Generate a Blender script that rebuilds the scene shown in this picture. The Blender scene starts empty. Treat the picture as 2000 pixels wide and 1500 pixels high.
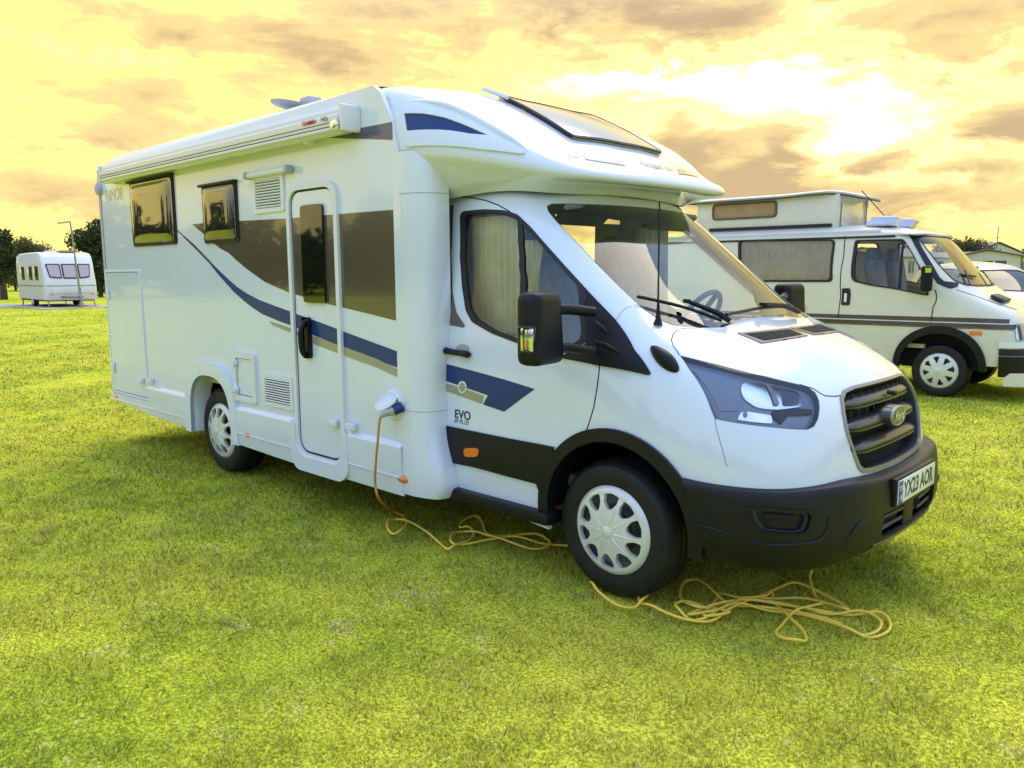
import bpy, bmesh, math, random
import numpy as np
from mathutils import Vector, Matrix
from mathutils.bvhtree import BVHTree
from mathutils.geometry import delaunay_2d_cdt

import functools
print = functools.partial(print, flush=True)
random.seed(7)
rng = np.random.default_rng(11)
scene = bpy.context.scene
COL = scene.collection
PI = math.pi

# ------------------------------------------------------------------ camera
CAM = np.array([2.2547, -4.0208, 1.5937])
YAW, PITCH, ROLL, FPX = 2.3351, -0.1405, -0.0054, 1556.4
_F = np.array([math.cos(PITCH)*math.cos(YAW), math.cos(PITCH)*math.sin(YAW), math.sin(PITCH)])
_R0 = np.array([math.sin(YAW), -math.cos(YAW), 0.0])
_U0 = np.cross(_R0, _F)
_R = _R0*math.cos(ROLL)+_U0*math.sin(ROLL)
_U = -_R0*math.sin(ROLL)+_U0*math.cos(ROLL)
cam_data = bpy.data.cameras.new("camera")
cam = bpy.data.objects.new("camera", cam_data)
COL.objects.link(cam)
M3 = Matrix((( _R[0], _U[0], -_F[0]), (_R[1], _U[1], -_F[1]), (_R[2], _U[2], -_F[2])))
cam.matrix_world = Matrix.Translation(Vector(CAM)) @ M3.to_4x4()
cam_data.sensor_width = 36.0
cam_data.lens = FPX/2000*36.0
cam_data.clip_start = 0.05
cam_data.clip_end = 3000
scene.camera = cam

# ------------------------------------------------------------------ exposure / view
scene.view_settings.view_transform = 'Standard'
scene.view_settings.look = 'None'
scene.view_settings.gamma = 1.0
scene.view_settings.use_curve_mapping = False
scene.view_settings.exposure = EXPOSURE = 2.03

# ------------------------------------------------------------------ world
SUN_AZ, SUN_EL = math.radians(118), math.radians(58)
world = bpy.data.worlds.new("World")
scene.world = world
world.use_nodes = True
wt = world.node_tree
wt.nodes.clear()

class NV:                                   # tiny expression builder for math nodes
    def __init__(s, tree, sock): s.t, s.s = tree, sock
    def _op(s, op, *o):
        n = s.t.nodes.new('ShaderNodeMath'); n.operation = op
        for i, x in enumerate((s,)+o):
            if isinstance(x, NV): s.t.links.new(x.s, n.inputs[i])
            else: n.inputs[i].default_value = x
        return NV(s.t, n.outputs[0])
    def __add__(s, o): return s._op('ADD', o)
    __radd__ = __add__
    def __sub__(s, o): return s._op('SUBTRACT', o)
    def __mul__(s, o): return s._op('MULTIPLY', o)
    __rmul__ = __mul__
    def __truediv__(s, o): return s._op('DIVIDE', o)
    def f(s, op, *o): return s._op(op, *o)
    def clamp(s):
        r = s._op('ADD', 0.0); r.s.node.use_clamp = True; return r
def smooth(x, a, b):
    t = ((x-a)*(1.0/(b-a))).clamp()
    return t*t*(t*(-2.0)+3.0)
def mixc(tree, fac, a, b):
    n = tree.nodes.new('ShaderNodeMix'); n.data_type = 'RGBA'
    if isinstance(fac, NV): tree.links.new(fac.s, n.inputs[0])
    else: n.inputs[0].default_value = fac
    for i, c in ((6, a), (7, b)):
        if isinstance(c, tuple): n.inputs[i].default_value = (*c, 1)
        else: tree.links.new(c, n.inputs[i])
    return n.outputs[2]

tc = wt.nodes.new('ShaderNodeTexCoord')
sx = wt.nodes.new('ShaderNodeSeparateXYZ')
wt.links.new(tc.outputs['Generated'], sx.inputs[0])
X, Y, Z = (NV(wt, sx.outputs[i]) for i in range(3))
fx, fy = math.cos(YAW), math.sin(YAW)
fw = X*fx+Y*fy                                   # towards the bright part of the horizon
rt = X*_R0[0]+Y*_R0[1]
az = rt.f('ARCTAN2', fw)*(180/PI)                # degrees right of the evening horizon's middle
el = Z.f('ARCSINE')*(180/PI)

def noise(scale, zs, detail=6, rough=.55, dist=.0, off=0.0):
    m = wt.nodes.new('ShaderNodeMapping'); m.inputs['Scale'].default_value = (1, 1, zs)
    m.inputs['Location'].default_value = (off, off*.7, off*.3)
    wt.links.new(tc.outputs['Generated'], m.inputs[0])
    n = wt.nodes.new('ShaderNodeTexNoise'); n.inputs['Scale'].default_value = scale
    n.inputs['Detail'].default_value = detail; n.inputs['Roughness'].default_value = rough
    n.inputs['Distortion'].default_value = dist
    wt.links.new(m.outputs[0], n.inputs['Vector'])
    return NV(wt, n.outputs['Fac'])
n1 = noise(3.2, 4.2, 8, .6, .3)
n2 = noise(9.0, 3.2, 6, .62, .6, 3.1)
n3 = noise(26.0, 2.0, 5, .6, .4, 7.7)
wob = (n2-.5)*9.0
azw = az+wob*1.1
elw = el+(n2-.5)*4.5+(n3-.5)*1.6
def blob(a, e, sa, se, amp):
    p = (azw-a)*(1.0/sa); q = (elw-e)*(1.0/se)
    return ((p*p+q*q)*-1.0).f('EXPONENT')*amp
dens = (n1-.5)*2.3+(n2-.5)*1.15+(n3-.5)*.6+.05
for b in [(6, 17.2, 12, 2.0, .75), (-10, 14.5, 7, 2.2, .05), (12.5, 7.4, 2.6, 2.5, 1.0), (17.5, 6.9, 2.0, 2.4, .9), (15, 4.8, 7, 1.8, .8),
          (27.5, 4.2, 9, 1.4, .8), (24.5, 7.0, 1.7, .8, .8), (31.5, 8.6, 3.0, .9, .8), (30, 6.3, 3.4, .8, .7), (-30, 4.6, 7, 1.3, .6), (-27, 8.2, 4, .9, .5),
          (-14, 15, 9, 2.0, .15), (-26, 10.8, 8, 1.4, .2), (-3, 12.5, 6, .9, .2), (27, 14.5, 8, 2.0, .40), (13, 15.2, 5, 1.4, .4),
          (20, 10.4, 7, 1.0, -.85), (9, 12.2, 11, .9, -1.0), (19.5, 16.0, 1.6, 1.6, -.7), (23.5, 8.3, 2.6, .9, -.95), (-20, 6.5, 9, 1.3, -.5), (27.5, 5.6, 2.0, .8, -.6), (-8, 9, 9, 2, -.3), (-24, 13, 9, .8, -.35)]:
    dens = dens+blob(*b)
up = smooth(el, 14.0, 40.0)                      # high sky: thin blue-white veil
away = smooth(fw, .35, -.45)                      # the sky opposite the sunset
ga = (az-19.0)*(1/17.0); ge = (el-9.5)*(1/6.0)
glow = ((ga*ga+ge*ge)*-1.0).f('EXPONENT')
base = mixc(wt, glow, (.79, .60, .13), (.83, .74, .20))
low = smooth(el, 6.5, 1.0)
base = mixc(wt, low*.55, base, (.80, .66, .15))
hot = smooth(dens, -.02, -.85)*(glow*.8+.2)
base = mixc(wt, hot, base, (1.4, 1.3, .85))
cl = mixc(wt, smooth(dens, .3, .95), (.60, .415, .12), (.34, .215, .065))
c_view = mixc(wt, smooth(dens, .05, .34), base, cl)
rim = smooth(dens, -.1, .1)*smooth(dens, .34, .12)*glow
c_view = mixc(wt, rim*.8, c_view, (1.05, .90, .30))
c_high = mixc(wt, smooth(dens, -.1, .5), (.38, .56, .96), (.54, .64, .88))
c_back = mixc(wt, smooth(dens, -.15, .45), (.30, .42, .74), (.52, .56, .68))
lowb = smooth(el, 16.0, 0.0)
c_back = mixc(wt, lowb*.25, c_back, (.66, .58, .42))
c1 = mixc(wt, away, c_view, c_back)
c2 = mixc(wt, up, c1, c_high)
below = smooth(Z, 0.0, -.03)
c2 = mixc(wt, below, c2, (.16, .20, .05))
bg = wt.nodes.new('ShaderNodeBackground'); bg.inputs['Strength'].default_value = 0.47
wt.links.new(c2, bg.inputs['Color'])
sky = wt.nodes.new('ShaderNodeTexSky'); sky.sky_type = 'NISHITA'; sky.sun_disc = False
sky.sun_elevation = SUN_EL
sky.sun_rotation = PI/2-SUN_AZ
sky.air_density = 1.0; sky.dust_density = 0.6; sky.ozone_density = 2.0
bg2 = wt.nodes.new('ShaderNodeBackground'); bg2.inputs['Strength'].default_value = 0.05
wt.links.new(sky.outputs[0], bg2.inputs['Color'])
addw = wt.nodes.new('ShaderNodeMixShader'); addw.inputs[0].default_value = .10      # the clear sky behind the cloud
wt.links.new(bg.outputs[0], addw.inputs[1]); wt.links.new(bg2.outputs[0], addw.inputs[2])
ow = wt.nodes.new('ShaderNodeOutputWorld')
wt.links.new(addw.outputs[0], ow.inputs['Surface'])

sun_d = bpy.data.lights.new("sun", 'SUN'); sun_d.energy = 0.6; sun_d.angle = math.radians(50)
sun_d.color = (1.0, .86, .58)
sun = bpy.data.objects.new("sun", sun_d); COL.objects.link(sun)
sd = Vector((math.cos(SUN_EL)*math.cos(SUN_AZ), math.cos(SUN_EL)*math.sin(SUN_AZ), math.sin(SUN_EL)))
sun.rotation_euler = sd.to_track_quat('Z', 'Y').to_euler()

# ------------------------------------------------------------------ materials
MATS = {}
def lk(t, a, b): t.links.new(a, b)
def mat(name, col, rough=.5, metal=0., coat=0., spec=.5, var=0., vscale=6., bump=0., bscale=60., dirt=None, emis=None, trans=0., sub=0., crough=.03, ptint=None):
    m = bpy.data.materials.new(name); m.use_nodes = True; MATS[name] = m
    t = m.node_tree; p = t.nodes['Principled BSDF']
    p.inputs['Base Color'].default_value = (*col, 1)
    p.inputs['Roughness'].default_value = rough
    p.inputs['Metallic'].default_value = metal
    p.inputs['Coat Weight'].default_value = coat
    p.inputs['Coat Roughness'].default_value = crough
    p.inputs['Specular IOR Level'].default_value = spec
    if emis:
        p.inputs['Emission Color'].default_value = (*emis[0], 1); p.inputs['Emission Strength'].default_value = emis[1]
    if var or bump or dirt:
        o = t.nodes.new('ShaderNodeTexCoord')
    if var or dirt:
        n = t.nodes.new('ShaderNodeTexNoise'); n.inputs['Scale'].default_value = vscale; n.inputs['Detail'].default_value = 5
        lk(t, o.outputs['Object'], n.inputs['Vector'])
        f = NV(t, n.outputs['Fac'])
        lo = tuple(c*(1-var) for c in col); hi = tuple(min(1, c*(1+var)) for c in col)
        c = mixc(t, smooth(f, .3, .7), lo, hi)
        if dirt:
            n2_ = t.nodes.new('ShaderNodeTexNoise'); n2_.inputs['Scale'].default_value = vscale*2.3; n2_.inputs['Detail'].default_value = 8; n2_.inputs['Roughness'].default_value = .7
            lk(t, o.outputs['Object'], n2_.inputs['Vector'])
            c = mixc(t, smooth(NV(t, n2_.outputs['Fac']), .5, .75)*dirt[1], c, dirt[0])
        lk(t, c, p.inputs['Base Color'])
        r = t.nodes.new('ShaderNodeMapRange'); r.inputs['To Min'].default_value = max(0, rough-.06); r.inputs['To Max'].default_value = rough+.08
        lk(t, n.outputs['Fac'], r.inputs['Value']); lk(t, r.outputs[0], p.inputs['Roughness'])
    if bump:
        n = t.nodes.new('ShaderNodeTexNoise'); n.inputs['Scale'].default_value = bscale; n.inputs['Detail'].default_value = 4
        lk(t, o.outputs['Object'], n.inputs['Vector'])
        b = t.nodes.new('ShaderNodeBump'); b.inputs['Strength'].default_value = bump; b.inputs['Distance'].default_value = .01
        lk(t, n.outputs['Fac'], b.inputs['Height']); lk(t, b.outputs[0], p.inputs['Normal'])
    return m
def glass(name, tint, refl=1.0, ior=1.5, tintfac=None, rough=.0):
    m = bpy.data.materials.new(name); m.use_nodes = True; MATS[name] = m
    t = m.node_tree; t.nodes.clear()
    tr = t.nodes.new('ShaderNodeBsdfTransparent'); tr.inputs[0].default_value = (*tint, 1)
    gl = t.nodes.new('ShaderNodeBsdfGlossy'); gl.inputs['Roughness'].default_value = rough
    gl.inputs['Color'].default_value = (refl, refl, refl, 1)
    fr = t.nodes.new('ShaderNodeFresnel'); fr.inputs[0].default_value = ior
    mx = t.nodes.new('ShaderNodeMixShader'); o = t.nodes.new('ShaderNodeOutputMaterial')
    lk(t, fr.outputs[0], mx.inputs[0]); lk(t, tr.outputs[0], mx.inputs[1]); lk(t, gl.outputs[0], mx.inputs[2]); lk(t, mx.outputs[0], o.inputs[0])
    return m
mat('gelcoat', (.75, .80, .86), .14, coat=.7, var=.015, vscale=1.5, dirt=((.68, .67, .62), .08))
mat('cab_paint', (.73, .79, .87), .18, coat=1.0, var=.01, vscale=2, dirt=((.70, .70, .67), .06))
mat('white_plastic', (.80, .81, .80), .32, var=.02, vscale=5)
mat('grey_trim', (.46, .45, .52), .4, var=.04)
mat('awning_metal', (.72, .74, .73), .28, metal=.15, coat=.3, var=.02)
mat('black_plastic', (.005, .006, .008), .42, spec=.3, var=.15, vscale=14, bump=.05, bscale=500)
mat('dark_grey_plastic', (.030, .030, .032), .5, var=.15, vscale=14, bump=.05, bscale=500)
mat('bumper_plastic', (.005, .006, .008), .42, spec=.35, var=.18, vscale=7, dirt=((.014, .014, .013), .25), bump=.05, bscale=450)
mat('seal', (.012, .012, .014), .6)
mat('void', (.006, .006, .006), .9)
mat('rubber', (.011, .011, .011), .55, spec=.4, var=.25, vscale=16, dirt=((.03, .027, .02), .25), bump=.08, bscale=120)
mat('brown_decal', (.105, .082, .055), .12, coat=.9, var=.03, vscale=1.2)
mat('blue_decal', (.010, .040, .17), .3, coat=.2, spec=.3)
mat('violet_decal', (.085, .08, .15), .2, coat=.6)
mat('khaki_decal', (.36, .33, .22), .2, coat=.5)
mat('grey_decal', (.42, .40, .36), .25, coat=.5)
mat('cap_decal', (.38, .31, .22), .25, coat=.5)
mat('ink', (.02, .02, .05), .4)
mat('red_ink', (.6, .04, .04), .4)
mat('acrylic', (.020, .019, .015), .04, coat=1.0, spec=.9)
mat('acrylic_edge', (.11, .10, .075), .12, coat=1.0)
mat('door_glass', (.008, .010, .006), .03, coat=.6)
mat('skylight', (.29, .26, .16), .12, coat=.6)
mat('satin', (.30, .30, .28), .35, metal=.5)
mat('silver', (.78, .79, .74), .30, metal=.25, coat=.3, var=.04, vscale=12)
mat('steel', (.16, .16, .17), .45, metal=.7)
mat('chrome', (.85, .85, .83), .06, metal=1.0)
mat('reflector', (.9, .92, .95), .12, metal=1.0)
mat('lamp_bezel', (.27, .31, .37), .22, coat=.8)
mat('amber', (.85, .20, .02), .2, coat=.8)
mat('amber_bulb', (.8, .3, .05), .2, coat=.8)
mat('grille_bar', (.030, .030, .028), .34, coat=.25, var=.1)
mat('plate_white', (.82, .83, .80), .25, coat=.4)
mat('plate_blue', (.01, .05, .36), .3)
mat('badge', (.03, .035, .045), .25, metal=.2, coat=.6)
mat('seat', (.24, .30, .36), .8, var=.1, vscale=20, bump=.2, bscale=300)
mat('curtain', (.92, .90, .58), .85, var=.08, vscale=8, bump=.2, bscale=80)
mat('blue_curtain', (.66, .76, .84), .85, var=.08)
mat('dash', (.16, .18, .18), .6, var=.1)
mat('beige', (.62, .54, .36), .6, var=.05)
mat('cable_yellow', (.95, .68, .08), .4, var=.05)
mat('cable_orange', (.62, .26, .05), .4)
mat('plug_blue', (.01, .03, .16), .35)
mat('concrete', (.42, .38, .30), .9, var=.2, vscale=2, bump=.4, bscale=30)
glass('screen_glass', (.95, .97, .88), 1.0, 1.5)
glass('side_glass', (.98, 1.0, .92), 1.0, 1.55)
glass('van_glass', (.88, .87, .80), 1.0, 1.5)
glass('lens', (.92, .94, .97), 1.0, 1.45)
# second vehicle and the rest
mat('cream_paint', (.74, .71, .56), .25, coat=.7, var=.02, vscale=1.5, dirt=((.55, .5, .4), .12))
mat('cream_roof', (.62, .61, .55), .4, var=.04, dirt=((.45, .42, .36), .2))
mat('brown_stripe', (.075, .052, .035), .3, coat=.4)
mat('net_curtain', (.84, .79, .66), .9, var=.06, vscale=10)
mat('tan_blind', (.40, .27, .13), .9, var=.08)
mat('car_silver', (.48, .50, .58), .25, metal=.5, coat=.8)
mat('caravan_white', (.76, .77, .76), .35, coat=.3, var=.02)
mat('caravan_side', (.70, .66, .55), .4, var=.03)
mat('pink_blind', (.50, .38, .44), .3, coat=.8)
mat('galv', (.32, .31, .28), .5, metal=.6)
mat('home_wall', (.64, .61, .47), .7, var=.03)
mat('home_trim', (.12, .085, .07), .6)
mat('home_roof', (.26, .23, .21), .8, var=.1, vscale=3)
mat('home_glass', (.05, .07, .07), .08, coat=.8)
mat('hiviz', (.45, .75, .02), .5)
mat('bark', (.07, .05, .035), .9, var=.3, vscale=8, bump=.5, bscale=30)

for nm_ in ('curtain', 'blue_curtain', 'net_curtain'):          # thin cloth lets light through
    t_ = MATS[nm_].node_tree; p_ = t_.nodes['Principled BSDF']; tl_ = t_.nodes.new('ShaderNodeBsdfTranslucent')
    lk(t_, p_.inputs['Base Color'].links[0].from_socket, tl_.inputs[0])
    m_ = t_.nodes.new('ShaderNodeMixShader'); m_.inputs[0].default_value = .25
    lk(t_, p_.outputs[0], m_.inputs[1]); lk(t_, tl_.outputs[0], m_.inputs[2]); lk(t_, m_.outputs[0], t_.nodes['Material Output'].inputs[0])
def foliage(name, a, b, c):
    m = bpy.data.materials.new(name); m.use_nodes = True; MATS[name] = m
    t = m.node_tree; p = t.nodes['Principled BSDF']
    o = t.nodes.new('ShaderNodeTexCoord')
    n = t.nodes.new('ShaderNodeTexNoise'); n.inputs['Scale'].default_value = .9; n.inputs['Detail'].default_value = 4
    lk(t, o.outputs['Object'], n.inputs['Vector'])
    g = t.nodes.new('ShaderNodeNewGeometry')
    r = NV(t, g.outputs['Random Per Island'])
    c1_ = mixc(t, smooth(NV(t, n.outputs['Fac']), .35, .65), a, b)
    c2_ = mixc(t, r*.5, c1_, c)
    lk(t, c2_, p.inputs['Base Color']); p.inputs['Roughness'].default_value = .6
    tr = t.nodes.new('ShaderNodeBsdfTranslucent'); lk(t, c2_, tr.inputs[0])
    mx = t.nodes.new('ShaderNodeMixShader'); mx.inputs[0].default_value = .35
    out = t.nodes['Material Output']
    lk(t, p.outputs[0], mx.inputs[1]); lk(t, tr.outputs[0], mx.inputs[2]); lk(t, mx.outputs[0], out.inputs[0])
foliage('leaf_dark', (.025, .045, .012), (.05, .085, .02), (.09, .11, .03))
foliage('leaf_olive', (.06, .07, .02), (.10, .11, .03), (.16, .14, .05))

# ------------------------------------------------------------------ mesh helpers
def tag(o, label=None, category=None, group=None, kind=None):
    if label: o['label'] = label
    if category: o['category'] = category
    if group: o['group'] = group
    if kind: o['kind'] = kind
    return o
def thing(name, label, category, loc=(0, 0, 0), rz=0., group=None):
    o = bpy.data.objects.new(name, None); COL.objects.link(o)
    o.location = loc; o.rotation_euler = (0, 0, rz); o.empty_display_size = .2
    return tag(o, label, category, group)
def mk(name, verts, faces, m, parent=None, smooth_=False, normals=None, ang=None, fm=None, mats=None):
    if len(verts) == 0: print('EMPTY', name); verts = [(0, 0, -5), (0, 0, -5.1), (0, .1, -5)]; faces = [(0, 1, 2)]; normals = None
    me = bpy.data.meshes.new(name)
    me.from_pydata([tuple(map(float, v)) for v in verts], [], faces)
    me.update()
    for k in (mats or [m]): me.materials.append(MATS[k])
    if fm: me.polygons.foreach_set('material_index', fm)
    if smooth_ or normals is not None or ang is not None:
        me.shade_smooth()
        if ang is not None: me.set_sharp_from_angle(angle=math.radians(ang))
    if normals is not None:
        me.normals_split_custom_set([tuple(n) for n in normals])
    o = bpy.data.objects.new(name, me); COL.objects.link(o)
    if parent: o.parent = parent
    return o
def from_bm(name, bm, m, parent=None, ang=35):
    me = bpy.data.meshes.new(name); bmesh.ops.recalc_face_normals(bm, faces=bm.faces); bm.to_mesh(me); bm.free()
    me.materials.append(MATS[m]); me.shade_smooth(); me.set_sharp_from_angle(angle=math.radians(ang))
    o = bpy.data.objects.new(name, me); COL.objects.link(o)
    if parent: o.parent = parent
    return o
def add_box(bm, c, s, bev=0., rot=None, seg=2):
    b2 = bmesh.new()
    bmesh.ops.create_cube(b2, size=1.0)
    for v in b2.verts: v.co = Vector((v.co.x*s[0], v.co.y*s[1], v.co.z*s[2]))
    if bev: bmesh.ops.bevel(b2, geom=list(b2.edges), offset=bev, segments=seg, affect='EDGES', profile=.6)
    mt = Matrix.Translation(Vector(c)) @ (rot.to_4x4() if rot else Matrix())
    b2.transform(mt)
    vm = {v: bm.verts.new(v.co) for v in b2.verts}
    for f in b2.faces: bm.faces.new([vm[v] for v in f.verts])
    b2.free()
def box(name, c, s, m, parent=None, bev=0., rot=None, seg=2, ang=35):
    bm = bmesh.new(); add_box(bm, c, s, bev, rot, seg)
    return from_bm(name, bm, m, parent, ang)
def catmull(pts, n=8, closed=False):
    P = [np.array(p, float) for p in pts]; out = []
    N = len(P); rngk = range(N if closed else N-1)
    for i in rngk:
        p1, p2 = P[i], P[(i+1) % N]
        p0 = P[i-1] if (i > 0 or closed) else 2*p1-p2
        p3 = P[(i+2) % N] if (i+2 < N or closed) else 2*p2-p1
        for k in range(n):
            t = k/n
            out.append(.5*((2*p1)+(-p0+p2)*t+(2*p0-5*p1+4*p2-p3)*t*t+(-p0+3*p1-3*p2+p3)*t**3))
    if not closed: out.append(P[-1])
    return out
def tube_geo(path, r, n=8, closed=False):
    P = [np.array(p, float) for p in path]; V = []; Fc = []
    N = len(P); up_ = np.array([0, 0, 1.0]); prev = None
    for i in range(N):
        a = P[i-1] if (i > 0 or closed) else P[i]; b = P[(i+1) % N] if (i < N-1 or closed) else P[i]
        t = b-a; t = t/(np.linalg.norm(t)+1e-12)
        if prev is None:
            s = np.cross(t, up_)
            if np.linalg.norm(s) < .1: s = np.cross(t, [1, 0, 0])
        else: s = prev-t*(prev@t)
        s = s/(np.linalg.norm(s)+1e-12); prev = s; w = np.cross(t, s)
        rr = r[i] if hasattr(r, '__len__') else r
        for k in range(n):
            th = 2*PI*k/n; V.append(P[i]+rr*(math.cos(th)*s+math.sin(th)*w))
    for i in range(N if closed else N-1):
        for k in range(n):
            a = i*n+k; b = i*n+(k+1) % n; c_ = ((i+1) % N)*n+(k+1) % n; d = ((i+1) % N)*n+k
            Fc.append((a, b, c_, d))
    if not closed:
        Fc.append(tuple(range(n))[::-1]); Fc.append(tuple((N-1)*n+k for k in range(n)))
    return V, Fc
def tube(name, path, r, m, parent=None, n=8, closed=False):
    if len(path) < 2: print('SHORT', name, len(path)); return mk(name, [], [], m, parent)
    V, Fc = tube_geo(path, r, n, closed)
    return mk(name, V, Fc, m, parent, ang=50)
def lathe_geo(prof, axis='y', c=(0, 0, 0), n=48):
    V = []; Fc = []; K = len(prof)
    for i in range(n):
        th = 2*PI*i/n
        for r, h in prof:
            if axis == 'y': V.append((c[0]+r*math.cos(th), c[1]+h, c[2]+r*math.sin(th)))
            elif axis == 'x': V.append((c[0]+h, c[1]+r*math.cos(th), c[2]+r*math.sin(th)))
            else: V.append((c[0]+r*math.cos(th), c[1]+r*math.sin(th), c[2]+h))
    for i in range(n):
        for k in range(K-1):
            a = i*K+k; b = i*K+k+1; c_ = ((i+1) % n)*K+k+1; d = ((i+1) % n)*K+k
            Fc.append((a, b, c_, d))
    return V, Fc
def lathe(name, prof, m, parent=None, axis='y', c=(0, 0, 0), n=48, ang=35):
    V, Fc = lathe_geo(prof, axis, c, n)
    o = mk(name, V, Fc, m, parent)
    bm = bmesh.new(); bm.from_mesh(o.data); bmesh.ops.remove_doubles(bm, verts=bm.verts, dist=1e-5)
    bmesh.ops.recalc_face_normals(bm, faces=bm.faces); bm.to_mesh(o.data); bm.free()
    o.data.shade_smooth(); o.data.set_sharp_from_angle(angle=math.radians(ang))
    return o
def join_geo(gs):
    V = []; Fc = []
    for v, f in gs:
        k = len(V); V += [tuple(x) for x in v]; Fc += [tuple(i+k for i in q) for q in f]
    return V, Fc
def mirror(o, parent=None, name=None):               # the same part on the far side of the vehicle
    me = o.data.copy(); n = len(me.vertices)
    co = np.empty(n*3); me.vertices.foreach_get('co', co); co = co.reshape(-1, 3); co[:, 1] *= -1
    hn = me.has_custom_normals
    if hn:
        cn = np.array([l.vector[:] for l in me.corner_normals])
    polys = [tuple(p.vertices) for p in me.polygons]
    m2 = bpy.data.meshes.new(me.name)
    m2.from_pydata([tuple(c) for c in co], [], [p[::-1] for p in polys])
    for k in me.materials: m2.materials.append(k)
    m2.shade_smooth()
    if hn:
        out = []; i = 0
        for p in polys:
            seg = cn[i:i+len(p)][::-1].copy(); seg[:, 1] *= -1; out += [tuple(x) for x in seg]; i += len(p)
        m2.normals_split_custom_set(out)
    else: m2.set_sharp_from_angle(angle=math.radians(35))
    bpy.data.meshes.remove(me)
    q = bpy.data.objects.new(name or o.name.split('.')[0], m2); COL.objects.link(q)
    if parent is None: parent = o.parent
    q.parent = parent
    if 'kind' in o: q['kind'] = o['kind']
    return q

# ------------------------------------------------------------------ smooth surfaces and panels cut from them
def bsp(t):
    return np.stack([(1-t)**3, 3*t**3-6*t**2+4, -3*t**3+3*t**2+3*t+1, t**3], -1)/6
class Surf:
    def __init__(s, half, mirror_=True, out=(0, -1, 0), sub=8):
        P = np.array(half, float)                     # rows (v) x columns (u) x 3
        if mirror_:
            Q = P[:, ::-1, :].copy()[:, 1:, :]; Q[:, :, 1] *= -1; P = np.concatenate([P, Q], 1)
        s.P = P; s.R, s.C = P.shape[:2]
        E = np.zeros((s.R+2, s.C+2, 3)); E[1:-1, 1:-1] = P
        E[1:-1, 0] = 2*P[:, 0]-P[:, 1]; E[1:-1, -1] = 2*P[:, -1]-P[:, -2]
        E[0] = 2*E[1]-E[2]; E[-1] = 2*E[-2]-E[-3]
        s.E = E; s.sg = 1.0
        nu, nv = (s.C-1)*sub+1, (s.R-1)*sub+1
        uu, vv = np.meshgrid(np.linspace(0, s.C-1, nu), np.linspace(0, s.R-1, nv))
        pts = s.ev(uu.ravel(), vv.ravel())
        Fc = [(j*nu+i, j*nu+i+1, (j+1)*nu+i+1, (j+1)*nu+i) for j in range(nv-1) for i in range(nu-1)]
        s.bvh = BVHTree.FromPolygons([tuple(p) for p in pts], Fc); s.nu, s.nv, s.sub = nu, nv, sub
        n = s.nrm(np.array([.5]), np.array([s.R/2.]))[0]
        if n @ np.array(out) < 0: s.sg = -1.0
    def ev(s, u, v):
        u = np.clip(np.asarray(u, float), 0, s.C-1-1e-9); v = np.clip(np.asarray(v, float), 0, s.R-1-1e-9)
        i = np.floor(u).astype(int); j = np.floor(v).astype(int)
        bu, bv = bsp(u-i), bsp(v-j); out = np.zeros(u.shape+(3,))
        for a in range(4):
            for b in range(4):
                out += (bu[..., a]*bv[..., b])[..., None]*s.E[j+b, i+a]
        return out
    def nrm(s, u, v):
        h = .02; u = np.asarray(u, float); v = np.asarray(v, float)
        u0, u1 = np.clip(u-h, 0, s.C-1), np.clip(u+h, 0, s.C-1); v0, v1 = np.clip(v-h, 0, s.R-1), np.clip(v+h, 0, s.R-1)
        n = np.cross(s.ev(u1, v)-s.ev(u0, v), s.ev(u, v1)-s.ev(u, v0))*s.sg
        return n/(np.linalg.norm(n, axis=-1, keepdims=True)+1e-12)
    def hit(s, o, d):
        loc, n, idx, dist = s.bvh.ray_cast(Vector(o), Vector(d))
        if loc is None:
            return None
        j, i = divmod(idx, s.nu-1); u, v = (i+.5)/s.sub, (j+.5)/s.sub
        L = np.array(loc)
        for _ in range(6):
            p = s.ev(u, v); pu = (s.ev(u+.01, v)-p)/.01; pv = (s.ev(u, v+.01)-p)/.01
            A = np.stack([pu, pv], 1); du, dv = np.linalg.lstsq(A, L-p, rcond=None)[0]
            u = min(max(u+du, 0), s.C-1); v = min(max(v+dv, 0), s.R-1)
        return (u, v)
class Flat:                                            # flat "surface": u, v are metres
    def __init__(s, o, ex, ey, n): s.o, s.ex, s.ey, s.n = (np.array(k, float) for k in (o, ex, ey, n))
    def ev(s, u, v): return s.o+np.asarray(u)[..., None]*s.ex+np.asarray(v)[..., None]*s.ey
    def nrm(s, u, v): return np.broadcast_to(s.n, np.asarray(u).shape+(3,))
class Func:
    def __init__(s, fn, out): s.fn = fn; s.out = np.array(out, float)
    def ev(s, u, v): return s.fn(np.asarray(u, float), np.asarray(v, float))
    def nrm(s, u, v):
        h = 1e-4; u = np.asarray(u, float); v = np.asarray(v, float)
        n = np.cross(s.ev(u+h, v)-s.ev(u-h, v), s.ev(u, v+h)-s.ev(u, v-h)); n /= (np.linalg.norm(n, axis=-1, keepdims=True)+1e-15)
        sg = np.sign(n @ s.out)[..., None]; sg[sg == 0] = 1
        return n*sg
def pray(px, py):
    d = _F+_R*(px-1000)/FPX-_U*(py-750)/FPX
    return CAM, d/np.linalg.norm(d)
def at(px, py, axis, val):                            # point of a known plane that lies on this line of sight
    o, d = pray(px, py); t = (val-o[axis])/d[axis]; return o+t*d
def xz(px, py, y=-1.165):
    p = at(px, py, 1, y); return (p[0], p[2])
def on(S, pts):
    out = []
    for p in pts:
        h = S.hit(*pray(*p))
        if h is None: print('MISS px', p); continue
        out.append(h)
    return out
def on_side(S, pts, y0=-3.):
    out = []
    for x, z in pts:
        h = S.hit((x, y0, z), (0, 1, 0))
        if h is None: print('MISS side', x, z); continue
        out.append(h)
    return out
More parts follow.
